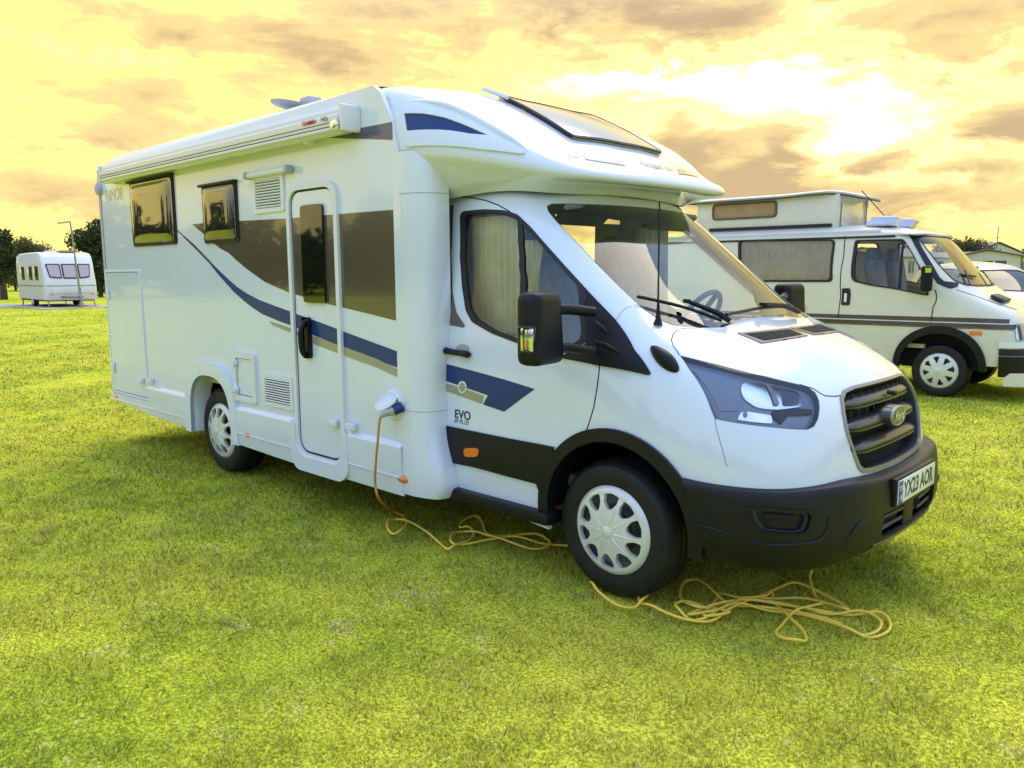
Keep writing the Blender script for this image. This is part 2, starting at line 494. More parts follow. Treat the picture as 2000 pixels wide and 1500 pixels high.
def on_front(S, pts):
    out = []
    for y, z in pts:
        h = S.hit((3, y, z), (-1, 0, 0))
        if h is None: print('MISS front', y, z); continue
        out.append(h)
    return out
def on_top(S, pts):
    out = []
    for x, y in pts:
        h = S.hit((x, y, 5), (0, 0, -1))
        if h is None: print('MISS top', x, y); continue
        out.append(h)
    return out
def msym(S, pts):                                     # near half + its mirror image, closed
    return list(pts)+[(S.C-1-u, v) for u, v in pts[::-1]]
def mir(S, pts): return [(S.C-1-u, v) for u, v in pts]
def rnd(poly, r, n=4):
    out = []; N = len(poly)
    for i in range(N):
        p = np.array(poly[i], float); a = np.array(poly[i-1], float)-p; b = np.array(poly[(i+1) % N], float)-p
        la, lb = np.linalg.norm(a), np.linalg.norm(b); rr = min(r, la*.48, lb*.48)
        A = p+a/la*rr; B = p+b/lb*rr
        for k in range(n+1):
            t = k/n; out.append(tuple((1-t)**2*A+2*t*(1-t)*p+t*t*B))
    return out
def rrect(x0, z0, x1, z1, r, n=4): return rnd([(x0, z0), (x1, z0), (x1, z1), (x0, z1)], r, n)
def dens_poly(P, su, sv):
    out = []; N = len(P)
    for i in range(N):
        a, b = P[i], P[(i+1) % N]
        k = max(1, int(math.ceil(max(abs(b[0]-a[0])/su, abs(b[1]-a[1])/sv)-1e-6)))
        for q in range(k): out.append((a[0]+(b[0]-a[0])*q/k, a[1]+(b[1]-a[1])*q/k))
    res = [out[0]]
    for p in out[1:]:
        if abs(p[0]-res[-1][0])+abs(p[1]-res[-1][1]) > 1e-5: res.append(p)
    return res
def inside(px, py, P):
    c_ = np.zeros(px.shape, bool); P = np.array(P); N = len(P); j = N-1
    for i in range(N):
        xi, yi = P[i]; xj, yj = P[j]
        m = ((yi > py) != (yj > py))
        if abs(yj-yi) > 1e-15: c_ ^= m & (px < (xj-xi)*(py-yi)/(yj-yi)+xi)
        j = i
    return c_
def panel(name, S, outer, m, parent=None, holes=(), off=0., th=.012, step=.25, stepv=None, back=False, clip=None, fn=None):
    sv = stepv or step
    loops = [dens_poly(outer, step, sv)]+[dens_poly(h, step, sv) for h in holes]
    A = np.array(loops[0]); lo, hi = A.min(0), A.max(0)
    gu = np.arange(math.ceil(lo[0]/step)*step, hi[0], step); gv = np.arange(math.ceil(lo[1]/sv)*sv, hi[1], sv)
    pts = []; edges = []
    for L in loops:
        k = len(pts); pts += L; edges += [(k+i, k+(i+1) % len(L)) for i in range(len(L))]
    if len(gu) and len(gv) and step < 3:
        GU, GV = np.meshgrid(gu, gv); GU, GV = GU.ravel(), GV.ravel()
        k = inside(GU, GV, loops[0])
        for h in loops[1:]: k &= ~inside(GU, GV, h)
        GU, GV = GU[k], GV[k]
        B = np.array(pts)
        if len(GU):
            d = np.min(((GU[:, None]-B[None, :, 0])/step)**2+((GV[:, None]-B[None, :, 1])/sv)**2, 1)
            GU, GV = GU[d > .09], GV[d > .09]
            pts = pts+list(zip(GU.tolist(), GV.tolist()))
    vs, es, fs, *_ = delaunay_2d_cdt([Vector((p[0], p[1])) for p in pts], edges, [], 0, 1e-7)
    vs = np.array([(v[0], v[1]) for v in vs])
    fs = np.array([tuple(f) for f in fs])
    cen = vs[fs].mean(1)
    k = inside(cen[:, 0], cen[:, 1], loops[0])
    for h in loops[1:]: k &= ~inside(cen[:, 0], cen[:, 1], h)
    fs = fs[k]
    P = S.ev(vs[:, 0], vs[:, 1]); Nn = S.nrm(vs[:, 0], vs[:, 1])
    top = P+Nn*off
    # orient
    a, b, c_ = top[fs[:, 0]], top[fs[:, 1]], top[fs[:, 2]]
    fn_ = np.cross(b-a, c_-a); flip = (fn_*Nn[fs[:, 0]]).sum(1) < 0
    fs[flip] = fs[flip][:, ::-1]
    V = [tuple(x) for x in top]; Fc = [tuple(f) for f in fs.tolist()]
    LN = [tuple(Nn[i]) for f in Fc for i in f]
    if th > 0:
        cnt = {}
        for f in Fc:
            for i in range(3):
                e = (f[i], f[(i+1) % 3]); cnt[e] = 1
        bd = [e for e in cnt if (e[1], e[0]) not in cnt]
        low = P+Nn*(off-th); mp = {}
        def g(i, w):
            key = (i, w)
            if key not in mp: mp[key] = len(V); V.append(tuple(top[i] if w else low[i]))
            return mp[key]
        for i, j in bd:
            q = (g(j, 1), g(i, 1), g(i, 0), g(j, 0)); Fc.append(q)
            e1 = top[i]-top[j]; nn = np.cross(e1, low[i]-top[i]); nn = nn/(np.linalg.norm(nn)+1e-15)
            LN += [tuple(nn)]*4
        if back:
            k0 = len(V); V += [tuple(x) for x in low]
            for f in fs.tolist():
                Fc.append((f[2]+k0, f[1]+k0, f[0]+k0)); LN += [tuple(-Nn[i]) for i in (f[2], f[1], f[0])]
    return mk(name, V, Fc, m, parent, normals=LN)
def seam(name, S, uv, r, m, parent, off=.001, closed=False, n=6, step=.2):
    P = dens_poly(uv if closed else uv, step, step)
    if not closed:
        # drop the closing run
        last = uv[-1]
        idx = max(i for i, p in enumerate(P) if abs(p[0]-last[0])+abs(p[1]-last[1]) < 1e-6); P = P[:idx+1]
    A = np.array(P); pts = S.ev(A[:, 0], A[:, 1])+S.nrm(A[:, 0], A[:, 1])*off
    return tube(name, pts, r, m, parent, n, closed)
def text_mesh(s, size=1., extrude=0., align='CENTER', bold=0., shear=0., sx_=1.):
    cu = bpy.data.curves.new('lettering', 'FONT'); cu.body = s; cu.size = size; cu.align_x = align; cu.align_y = 'CENTER'
    cu.extrude = extrude; cu.offset = bold; cu.shear = shear; cu.resolution_u = 3
    o = bpy.data.objects.new('lettering', cu); COL.objects.link(o)
    bpy.context.view_layer.update()
    me = bpy.data.meshes.new_from_object(o)
    COL.objects.unlink(o); bpy.data.objects.remove(o)
    V = [(v.co.x*sx_, v.co.y, v.co.z) for v in me.vertices]; Fc = [tuple(p.vertices) for p in me.polygons]
    bpy.data.meshes.remove(me)
    return V, Fc
def text(name, s, size, m, parent, o, ex, ey, **k):
    V, Fc = text_mesh(s, size, **k)
    o, ex, ey = (np.array(q, float) for q in (o, ex, ey)); ex /= np.linalg.norm(ex); ey /= np.linalg.norm(ey); ez = np.cross(ex, ey)
    return mk(name, [o+ex*a+ey*b+ez*c_ for a, b, c_ in V], Fc, m, parent)
# ================================================================== MOTORHOME
MH = thing('motorhome', 'big white coachbuilt motorhome with blue and brown side stripes, parked in the foreground', 'motorhome')

CABROWS = [
 # z .25 sill / bumper foot
 [(-1.42,-.99,.18),(-.8,-.99,.18),(-.4,-.99,.18),(0,-.99,.18),(.3,-.99,.18),(.55,-.97,.18),(.75,-.90,.18),(.89,-.76,.18),(.96,-.56,.18),(1.0,-.28,.18),(1.01,0,.18)],
 [(-1.42,-1.01,.45),(-.8,-1.01,.45),(-.4,-1.01,.45),(0,-1.01,.45),(.3,-1.01,.45),(.56,-.985,.45),(.77,-.91,.45),(.90,-.77,.45),(.97,-.57,.45),(1.01,-.28,.45),(1.02,0,.45)],
 [(-1.42,-1.02,.62),(-.8,-1.02,.62),(-.4,-1.02,.62),(0,-1.025,.62),(.3,-1.02,.62),(.56,-.985,.62),(.76,-.905,.62),(.88,-.77,.62),(.955,-.57,.62),(.99,-.28,.62),(1.0,0,.62)],
 [(-1.42,-1.0,.80),(-.8,-1.0,.80),(-.4,-1.0,.80),(0,-1.03,.80),(.3,-1.02,.80),(.555,-.975,.79),(.745,-.89,.78),(.865,-.75,.78),(.935,-.55,.78),(.97,-.28,.78),(.98,0,.78)],
 [(-1.42,-1.01,.97),(-.8,-1.01,.97),(-.4,-1.01,.97),(0,-1.01,.97),(.29,-1.0,.96),(.54,-.945,.94),(.725,-.86,.93),(.835,-.72,.92),(.91,-.53,.92),(.945,-.27,.92),(.955,0,.92)],
 [(-1.42,-1.0,1.10),(-.8,-1.0,1.10),(-.4,-1.0,1.10),(0,-.995,1.10),(.28,-.975,1.08),(.515,-.905,1.05),(.685,-.81,1.03),(.79,-.68,1.02),(.87,-.49,1.02),(.915,-.25,1.03),(.925,0,1.03)],
 [(-1.42,-.99,1.19),(-.8,-.99,1.19),(-.4,-.99,1.19),(-.03,-.98,1.19),(.25,-.945,1.17),(.46,-.87,1.135),(.61,-.77,1.105),(.71,-.64,1.10),(.78,-.46,1.115),(.83,-.24,1.12),(.84,0,1.125)],
 [(-1.42,-.98,1.27),(-.8,-.98,1.27),(-.4,-.98,1.27),(-.09,-.96,1.27),(.16,-.90,1.25),(.34,-.81,1.225),(.45,-.71,1.225),(.53,-.58,1.235),(.58,-.41,1.245),(.61,-.2,1.25),(.62,0,1.25)],
 [(-1.42,-.97,1.36),(-.8,-.97,1.36),(-.45,-.965,1.36),(-.15,-.94,1.36),(-.0,-.875,1.36),(.09,-.80,1.345),(.16,-.71,1.33),(.215,-.58,1.32),(.25,-.40,1.315),(.27,-.2,1.315),(.275,0,1.315)],
 [(-1.42,-.955,1.50),(-.8,-.955,1.50),(-.5,-.95,1.50),(-.29,-.93,1.50),(-.17,-.87,1.50),(-.09,-.80,1.49),(-.03,-.70,1.475),(.02,-.56,1.47),(.045,-.40,1.465),(.06,-.2,1.465),(.06,0,1.465)],
 [(-1.42,-.92,1.75),(-.92,-.92,1.75),(-.72,-.915,1.75),(-.57,-.895,1.75),(-.46,-.84,1.745),(-.38,-.775,1.735),(-.32,-.67,1.73),(-.275,-.53,1.73),(-.25,-.37,1.73),(-.24,-.18,1.73),(-.24,0,1.73)],
 [(-1.42,-.88,2.0),(-1.08,-.88,2.0),(-.95,-.875,2.0),(-.84,-.86,2.0),(-.74,-.81,1.995),(-.665,-.745,1.975),(-.61,-.65,1.975),(-.565,-.51,1.98),(-.54,-.35,1.985),(-.53,-.17,1.99),(-.53,0,1.99)],
 [(-1.42,-.80,2.08),(-1.12,-.80,2.08),(-1.02,-.79,2.08),(-.93,-.77,2.08),(-.86,-.73,2.08),(-.80,-.68,2.07),(-.75,-.60,2.07),(-.71,-.48,2.07),(-.69,-.33,2.07),(-.68,-.16,2.07),(-.68,0,2.07)],
]
CAB = Surf(CABROWS, out=(0, -1, 0))
CC = CAB.C-1; MID = CC/2

# --- outlines (near half) ---
door_top = on(CAB, [(878,382),(900,384),(925,387),(950,392),(972,400),(992,411),(1010,424),(1030,442),(1060,474),(1100,520),(1130,552),(1160,586),(1171,603),(1176,625),(1174,660),(1171,700),(1169,735),(1165,765),(1160,795),(1152,822),(1144,845)])
ARC0, ARZ = .04, .38
def arc(r, a0, a1, n=24): return [(ARC0+r*math.cos(math.radians(a0+(a1-a0)*i/n)), ARZ+r*1.0*math.sin(math.radians(a0+(a1-a0)*i/n))) for i in range(n+1)]
# door / fender meeting angle on the arch circle
pz = CAB.ev(*door_top[-1]); aseam = math.degrees(math.atan2(pz[2]-ARZ, pz[0]-ARC0))
RA = .445
arch_front = on_side(CAB, arc(RA, aseam, 0, 18))
arch_rear = on_side(CAB, arc(RA, aseam, 196, 14))
hl_tip = on(CAB, [(1327,694)])[0]
hl_top = on(CAB, [(1365,703),(1400,711),(1450,724),(1500,736),(1540,746),(1562,751)])
hl_rest = on(CAB, [(1580,757),(1592,766),(1599,780),(1601,797),(1598,818),(1590,833),(1578,839),(1565,839),(1530,837),(1500,834),(1450,828),(1420,823),(1396,818),(1388,798),(1378,772),(1363,745),(1345,720)])
bon_side = on(CAB, [(1340,641),(1324,643),(1314,652),(1311,664),(1315,676)])
bon_front = on(CAB, [(1588,759),(1600,767),(1611,773),(1630,774),(1648,772)])
cowl = on(CAB, [(1475,634),(1440,637),(1400,640),(1370,641)])
# bonnet front lip along the grille's top
lip = on_front(CAB, [(-.425,1.047),(-.38,1.058),(-.30,1.062),(-.15,1.066)])
bon_half = [(MID, CAB.hit(*( (3,0,1.07), (-1,0,0)))[1])]+lip[::-1]+[ (bon_front[-1]) ]+bon_front[::-1][1:]+hl_top[::-1]+[hl_tip]+bon_side[::-1]+cowl[::-1]
vc = cowl[0][1]
bonnet_o = bon_half+[(MID, 8.06)]
bonnet_full = bonnet_o[:-1]+[(MID, 8.06)]+[(CC-u, v) for u, v in bonnet_o[1:-1][::-1]]
headlight_o = [hl_tip]+hl_top+hl_rest
# windscreen (near half)
ws_half = on(CAB, [(1215,401),(1150,398),(1110,397),(1078,397),(1068,402),(1070,412),(1085,431),(1115,462),(1150,500),(1195,546),(1238,588),(1262,608),(1288,626),(1312,636),(1340,639),(1372,640),(1410,640)])
vt = ws_half[0][1]; vb = 8.14
ws_full = [(MID, vt)]+[p for p in ws_half if p[0] < MID-.15]+[(MID-1, vb), (MID, vb)]
ws_near = ws_full
ws_full = ws_near+[(CC-u, v) for u, v in ws_near[1:-1][::-1]]
# grille opening
GR = [(-.15,1.050),(-.30,1.047),(-.385,1.036),(-.43,1.010),(-.458,.96),(-.470,.90),(-.463,.85),(-.44,.78),(-.41,.72),(-.38,.70),(-.30,.692),(-.15,.688)]
GRO = [(-.15,1.062),(-.30,1.059),(-.395,1.048),(-.445,1.018),(-.475,.963),(-.487,.90),(-.481,.845),(-.457,.772),(-.425,.705),(-.388,.680),(-.30,.671),(-.15,.667)]
gr_in = on_front(CAB, GR); gr_out = on_front(CAB, GRO)
gr_in_f = msym(CAB, gr_in); gr_out_f = msym(CAB, gr_out)

# --- shell: everything white in front of the doors ---
LB = on_side(CAB, [(ARC0+RA*1.0, ARZ)])[0]
vbot = 1.9
sh = [(MID, 11.9), (6, 11.9), (0.30, 11.9), (0.30, door_top[0][1])]+door_top+arch_front[1:]
sh_low = [p for p in sh if True]
sh_half = sh_low+[(arch_front[-1][0]+.1, LB[1]), (MID, LB[1])]
# cut the lower part away behind the bumper
def clip_low(P):
    return P
shell_full = sh_half[:-1]+[(MID, LB[1])]+[(CC-u, v) for u, v in sh_half[1:-1][::-1]]
panel('wing_panel', CAB, shell_full, 'cab_paint', MH, holes=[bonnet_full, ws_full, headlight_o, mir(CAB, headlight_o), gr_out_f], th=.02, step=.25)
bonnet = panel('bonnet', CAB, bonnet_full, 'cab_paint', MH, th=.02, step=.25, off=.0)
for k in range(2):
    pass
# --- door ---
win_o = rnd([(899,421),(903,413),(945,409),(985,411),(1011,419),(1037,444),(1090,504),(1143,562),(1142,578),(1140,606),(1148,640),(1146,668),(1105,690),(1060,688),(1007,669),(962,652),(922,629),(910,606),(903,560),(899,505)], 5, 2)
win_uv = on(CAB, win_o)
rear_u = .35
zb = on_side(CAB, [(-1.19,.335)])[0][1]
door_o = door_top+arch_rear[1:]+[(rear_u, arch_rear[-1][1]*.0+zb), (rear_u, door_top[0][1])]
door = panel('cab_door', CAB, door_o, 'cab_paint', MH, holes=[win_uv], th=.03, step=.25)
d2 = mirror(door)
inw = on(CAB, rnd([(908,424),(912,419),(945,416),(985,418),(1008,426),(1033,451),(1086,511),(1130,560),(1132,578),(1129,606),(1136,640),(1134,662),(1100,682),(1060,680),(1010,662),(966,645),(930,622),(919,602),(912,560),(908,505)], 5, 2))
wf = panel('window_seal', CAB, win_uv, 'seal', door, holes=[inw], off=.004, th=.03, step=.25)
gl = panel('window_glass', CAB, inw, 'side_glass', door, off=-.006, th=0, step=.25)
mirror(wf, d2); mirror(gl, d2)
bar_ = panel('window_bar', CAB, on(CAB, [(1010,424),(1012,470),(1014,520),(1016,570),(1018,620),(1020,672),(1030,676),(1028,625),(1026,575),(1024,525),(1022,480),(1020,434)]), 'seal', door, off=.003, th=.02)
# black cladding and sill
clad = on(CAB, [(862,829),(930,843),(1000,857),(1060,868),(1083,873)])+on_side(CAB, arc(RA+.002, 147, 178, 8))+on(CAB, [(1050,944),(1000,931),(930,912),(885,903),(868,894),(858,870),(858,845)])
cl_ = panel('door_cladding', CAB, clad, 'bumper_plastic', door, off=.014, th=.02, step=.2)
mirror(cl_, d2)
sill = box('side_step', (-.80,-.985,.325), (.90,.13,.07), 'bumper_plastic', MH, .02)
mirror(sill)
am = on(CAB, rrect(911,874,939,891,7))
o_ = panel('side_marker', CAB, am, 'amber', door, off=.022, th=.01)
# blue and khaki door graphics
gb = on(CAB, [(860,708),(900,718),(960,734),(1045,760),(985,804),(944,790),(953,772),(912,758),(880,747),(862,741)])
panel('door_graphic', CAB, gb, 'blue_decal', door, off=.0022, th=0)
gk = on(CAB, [(862,746),(900,757),(945,773),(942,789),(900,774),(862,760)])
panel('door_graphic', CAB, gk, 'khaki_decal', door, off=.0022, th=0)
def px_disc(cx, cy, rx, ry, n=20): return [(cx+rx*math.cos(2*PI*i/n), cy+ry*math.sin(2*PI*i/n)) for i in range(n)]
panel('door_graphic', CAB, on(CAB, px_disc(903.5,756,8.5,12)), 'cab_paint', door, off=.0032, th=0)
panel('door_graphic', CAB, on(CAB, px_disc(903.5,756,5.8,9)), 'khaki_decal', door, off=.0042, th=0)
panel('door_graphic', CAB, on(CAB, [(869,403),(887,401),(885,440),(882,500),(884,570),(892,610),(909,636),(905,640),(862,632),(863,600),(866,500)]), 'grey_decal' if 0 else 'brown_decal', door, off=.0022, th=0)
def surf_text(name, s, size, m, par, S, p0, ex, ey, raydir, off=.003, **k):
    V, Fc = text_mesh(s, size, **k); out = []
    p0, ex, ey = (np.array(q, float) for q in (p0, ex, ey))
    for a, b, _ in V:
        q = p0+ex*a+ey*b; h = S.hit(q-np.array(raydir)*1.0, raydir)
        if h is None: out.append(q)
        else: out.append(S.ev(*h)+S.nrm(*h)*off)
    return mk(name, out, Fc, m, par)
e0 = CAB.ev(*on(CAB, [(904,811)])[0]); e1 = CAB.ev(*on(CAB, [(901,824)])[0])
surf_text('lettering', 'EVO', .070, 'ink', door, CAB, (e0[0], -1.5, e0[2]), (1,0,0), (0,0,1), (0,1,0), bold=.0012)
surf_text('lettering', '69 PLUS', .036, 'ink', door, CAB, (e1[0], -1.5, e1[2]), (1,0,0), (0,0,1), (0,1,0), shear=.2)
# handle: dished recess and black bar
hx = on(CAB, px_disc(904,681,13,9)); panel('handle_dish', CAB, hx, 'grey_decal', door, off=.0015, th=0)
hp = [CAB.ev(*p)+CAB.nrm(*p)*.022 for p in on(CAB, [(877,685),(890,688),(905,690),(919,693)])]
V, Fc = tube_geo([hp[0]+np.array([0,.015,0])]+hp+[hp[-1]+np.array([0,.015,0])], [.012,.02,.017,.017,.02,.012], 10)
hd = mk('door_handle', V, Fc, 'black_plastic', door, ang=50)
mirror(hd, d2)
# shut lines
seam('panel_gap', CAB, door_top, .0035, 'void', MH, off=-.0005)
seam('panel_gap', CAB, [hl_tip]+bon_side[::-1]+[cowl[-1]], .0025, 'void', bonnet, off=-.0005)
seam('panel_gap', CAB, hl_top[-1:]+bon_front, .003, 'void', bonnet, off=-.0005)
seam('panel_gap', CAB, on(CAB, [(1396,818),(1400,840),(1410,875),(1420,912)]), .0012, 'seal', MH, off=-.0002)
seam('panel_gap', CAB, on(CAB, [(1233,598),(1222,602),(1212,611),(1204,624)]), .0012, 'seal', MH, off=-.0002)
# arch trim
ring = on_side(CAB, arc(.474, -8, 190, 40))+on_side(CAB, arc(.41, -8, 190, 40))[::-1]
at_ = panel('wheel_arch_trim', CAB, ring, 'bumper_plastic', MH, off=.022, th=.05, step=.2)
mirror(at_)
# black sail at the mirror foot
sail = rnd([(1143,562),(1149,570),(1179,601),(1204,627),(1240,684),(1272,730),(1266,733),(1215,722),(1164,713),(1095,699),(1112,688),(1146,672),(1149,640),(1141,606),(1144,578)], 2, 2)
sl = panel('mirror_base', CAB, on(CAB, sail), 'black_plastic', door, off=.012, th=.02, step=.2)
mirror(sl, d2)
sp = on(CAB, [(1196,690),(1225,700)])
# ribs on the sail
for a_, b_ in (((1165,632),(1190,655)), ((1165,668),(1212,690))):
    q = [CAB.ev(*p)+CAB.nrm(*p)*.014 for p in on(CAB, [a_, ((a_[0]+b_[0])/2, (a_[1]+b_[1])/2-2), b_])]
    tube('rib', q, [.012,.014,.003], 'black_plastic', door)
# washer / repeater pod on the wing
pod_c = on(CAB, [(1294,695)])[0]
pl = [CAB.ev(*p) for p in on(CAB, [(1276,682),(1294,699),(1321,723)])]; npod = CAB.nrm(*pod_c)
ax = pl[2]-pl[0]; Lp = np.linalg.norm(ax); ax /= Lp; sidev = np.cross(npod, ax); sidev /= np.linalg.norm(sidev); ctr = (pl[0]+pl[2])/2
V = []; Fc = []; nn_, mm_ = 16, 16
for i in range(nn_+1):
    t = i/nn_; w = .042*math.sin(PI*min(1, t*.93+.05))**.55*(1-.25*(1-t)); h = .05*math.sin(PI*min(1, t*.9+.06))**.6
    for k in range(mm_):
        th = 2*PI*k/mm_
        V.append(ctr+ax*(t-.5)*Lp*1.12+sidev*w*math.cos(th)+npod*h*max(-.3, math.sin(th)))
for i in range(nn_):
    for k in range(mm_): Fc.append((i*mm_+k, i*mm_+(k+1) % mm_, (i+1)*mm_+(k+1) % mm_, (i+1)*mm_+k))
Fc.append(tuple(range(mm_))); Fc.append(tuple(nn_*mm_+k for k in range(mm_))[::-1])
pod = mk('camera_pod', V, Fc, 'black_plastic', MH, ang=60); mirror(pod)
# aerial
ab = CAB.ev(*on(CAB, [(1285,634)])[0])
top_ = at(1288,394,1,ab[1]-.02)
ar = tube('aerial', [ab, ab+np.array([0,0,.03]), ab+np.array([-.0,0,.07]), ab*.8+top_*.2, top_], [.024,.013,.009,.0045,.0035], 'black_plastic', MH)
# --- windscreen ---
frit_in = [(1215,430),(1150,420),(1100,412),(1084,417),(1088,428),(1102,446),(1130,474),(1165,512),(1205,554),(1242,590),(1266,606),(1292,622),(1318,629),(1345,632),(1375,632),(1410,630)]
wi = on(CAB, frit_in); wi = [(MID, wi[0][1])]+[p for p in wi if p[0] < MID-.15]+[(MID-1, wi[-1][1]), (MID, wi[-1][1])]
wi_full = wi+[(CC-u, v) for u, v in wi[1:-1][::-1]]
ws = panel('windscreen', CAB, ws_full, 'screen_glass', MH, off=-.002, th=0, step=.2)
panel('screen_border', CAB, ws_full, 'seal', ws, holes=[wi_full], off=-.006, th=0, step=.25)
# cowl strip under the screen
cowl_o = [(MID, vb)]+[(MID-1, vb)]+[p for p in ws_half[-5:-1]][::-1]
# wipers
def wiper(name, blade, arm, par):
    B = []
    for p in blade:
        u = on(CAB, [p])[0]; B.append(CAB.ev(*u)+CAB.nrm(*u)*.03)
    w = tube(name, catmull(B, 6), .009, 'black_plastic', par, 6)
    A = []
    for i, p in enumerate(arm):
        u = on(CAB, [p])[0]; A.append(CAB.ev(*u)+CAB.nrm(*u)*(.048 if i < len(arm)-1 else .03))
    tube('wiper_arm', catmull(A, 5), [.011+.004*min(1,i/8) for i in range((len(arm)-1)*5+1)], 'black_plastic', w, 6)
    c_ = A[0]; box('wiper_clip', c_, (.05,.025,.02), 'black_plastic', w, .006, Matrix.Rotation(-.6, 3, 'Z'))
    return w
w1 = wiper('wiper', [(1241,588),(1290,599),(1335,611),(1375,625),(1406,637)], [(1333,603),(1370,618),(1395,629),(1422,638)], MH)
w2 = wiper('wiper', [(1414,625),(1450,617),(1480,611),(1510,608),(1533,607)], [(1482,609),(1508,611),(1530,614),(1556,618)], MH)
# --- bonnet vents ---
def vent(outer, inner):
    made = []
    fr = panel('bonnet_vent', CAB, on(CAB, outer), 'brown_stripe', MH, holes=[on(CAB, inner)], off=.004, th=.01)
    made.append(fr)
    vm_ = panel('vent_mesh', CAB, on(CAB, inner), 'void', fr, off=.0015, th=0)
    a, b, c_, d = [np.array(p, float) for p in inner]
    for i in range(1, 9):
        t = i/9; q = on(CAB, [tuple(a*(1-t)+d*t), tuple((a*(1-t)+d*t+b*(1-t)+c_*t)/2), tuple(b*(1-t)+c_*t)])
        made.append(tube('slat', [CAB.ev(*p)+CAB.nrm(*p)*.004 for p in q], .0022, 'dark_grey_plastic', fr, 4))
    for i in range(1, 5):
        t = i/5; q = on(CAB, [tuple(a*(1-t)+b*t), tuple(d*(1-t)+c_*t)])
        made.append(tube('slat', [CAB.ev(*p)+CAB.nrm(*p)*.004 for p in q], .0022, 'dark_grey_plastic', fr, 4))
    f2_ = mirror(fr); mirror(vm_, f2_)
    for q in made[1:]: mirror(q, f2_)
VENTS = []
vent([(1440,651),(1541,641),(1578,656),(1487,671)], [(1452,653),(1541,644),(1567,655),(1492,667)])
vm2 = None
#vent([(1586,634),(1628,627),(1655,636),(1618,647)], [(1596,634),(1627,629),(1648,636),(1620,644)])

# --- headlight ---
def headlight(mirror_it=True):
    root = panel('headlight', CAB, headlight_o, 'lens', MH, off=.001, th=0, step=.12)
    parts = []
    shell = panel('lamp_housing', CAB, headlight_o, 'lamp_bezel', root, off=-.032, th=0, step=.12)
    V, Fc = [], []
    parts.append(shell)
    rim_in = [(p[0]*.985+np.mean([q[0] for q in headlight_o])*.015, p[1]*.985+np.mean([q[1] for q in headlight_o])*.015) for p in headlight_o]
    parts.append(panel('lamp_rim', CAB, headlight_o, 'steel', root, holes=[rim_in], off=-.001, th=.032, step=.12))
    bowl = rnd([(1452,742),(1475,741),(1520,750),(1560,758),(1570,774),(1572,790),(1520,797),(1480,793),(1455,776),(1448,758)], 10, 3)
    bo = on(CAB, bowl); cu_, cv_ = np.mean([p[0] for p in bo]), np.mean([p[1] for p in bo])
    parts.append(panel('reflector', CAB, bo, 'reflector', root, off=-.018, th=.012, step=.1))
    parts.append(panel('reflector_step', CAB, on(CAB, rnd([(1526,757),(1560,764),(1566,778),(1563,788),(1532,790)], 5, 2)), 'steel', root, off=-.016, th=.01, step=.1))
    parts.append(panel('lamp_shade', CAB, on(CAB, [(1497,748),(1506,750),(1524,788),(1514,788)]), 'khaki_decal', root, off=-.008, th=.004))
    lo = on(CAB, rnd([(1447,803),(1462,801),(1510,808),(1512,825),(1470,822),(1440,818)], 4, 2))
    parts.append(panel('indicator', CAB, lo, 'reflector', root, off=-.02, th=.01))
    parts.append(panel('indicator_bulb', CAB, on(CAB, px_disc(1473,812,5,6,12)), 'amber_bulb', root, off=-.022, th=.01))
    parts.append(panel('sidelight', CAB, on(CAB, px_disc(1456,808,5,6,12)), 'khaki_decal', root, off=-.014, th=.01))
    parts.append(panel('lamp_brow', CAB, on(CAB, [(1512,800),(1535,793),(1560,793),(1592,796),(1592,806),(1545,808),(1530,826),(1512,812)]), 'dark_grey_plastic', root, off=-.02, th=.02))
    parts.append(panel('lamp_step', CAB, on(CAB, [(1352,716),(1400,727),(1442,742),(1447,790),(1440,800),(1404,800),(1385,760)]), 'lamp_bezel', root, off=-.024, th=.008))
    if mirror_it:
        r2 = mirror(root)
        for p in parts: mirror(p, r2)
headlight()

# --- grille ---
gf = panel('grille', CAB, gr_out_f, 'satin', MH, holes=[gr_in_f], off=.006, th=.012, step=.2)
panel('grille_shroud', CAB, gr_out_f, 'dark_grey_plastic', gf, holes=[gr_in_f], off=-.007, th=.065, step=.2)
gback = msym(CAB, on_front(CAB, GR))
panel('grille_back', CAB, gback, 'void', gf, off=-.07, th=0, step=.25)
def fx_at(y, z):
    h = CAB.hit((3, y, z), (-1, 0, 0)); return CAB.ev(*h)[0] if h else .9
def sweep(name, prof, zc, y0, y1, m, par, n=28, zcurve=0., end=.0):
    V = []; Fc = []; K = len(prof)
    for i in range(n+1):
        y = y0+(y1-y0)*i/n; s_ = abs(y)/max(abs(y0), abs(y1)); sc = 1-.45*max(0, s_-.72)/.28 if end else 1
        X0 = fx_at(y, zc)
        for a, b in prof: V.append((X0+a-.03*(max(0, s_-.8)/.2)**2*(1 if end else 0), y, zc+b*sc+zcurve*s_*s_))
    for i in range(n):
        for k in range(K): Fc.append((i*K+k, i*K+(k+1) % K, (i+1)*K+(k+1) % K, (i+1)*K+k))
    Fc.append(tuple(range(K))[::-1]); Fc.append(tuple(n*K+k for k in range(K)))
    return mk(name, V, Fc, m, par, ang=28)
bprof = [(-.075,.034),(-.045,.032),(-.018,.018),(-.006,.004),(-.006,-.004),(-.012,-.006),(-.012,-.009),(-.004,-.012),(-.004,-.021),(-.014,-.027),(-.05,-.03),(-.075,-.02)]
for zc, wd in ((.985,.425),(.885,.45),(.785,.43)):
    sweep('grille_bar', bprof, zc, -wd, wd, 'grille_bar', gf, zcurve=-.006, end=1)
for i in range(11):
    y = -.40+.08*i
    tube('grille_slat', [(fx_at(y,.95)-.058, y, .70), (fx_at(y,.9)-.058, y, 1.03)], .004, 'dark_grey_plastic', gf, 4)
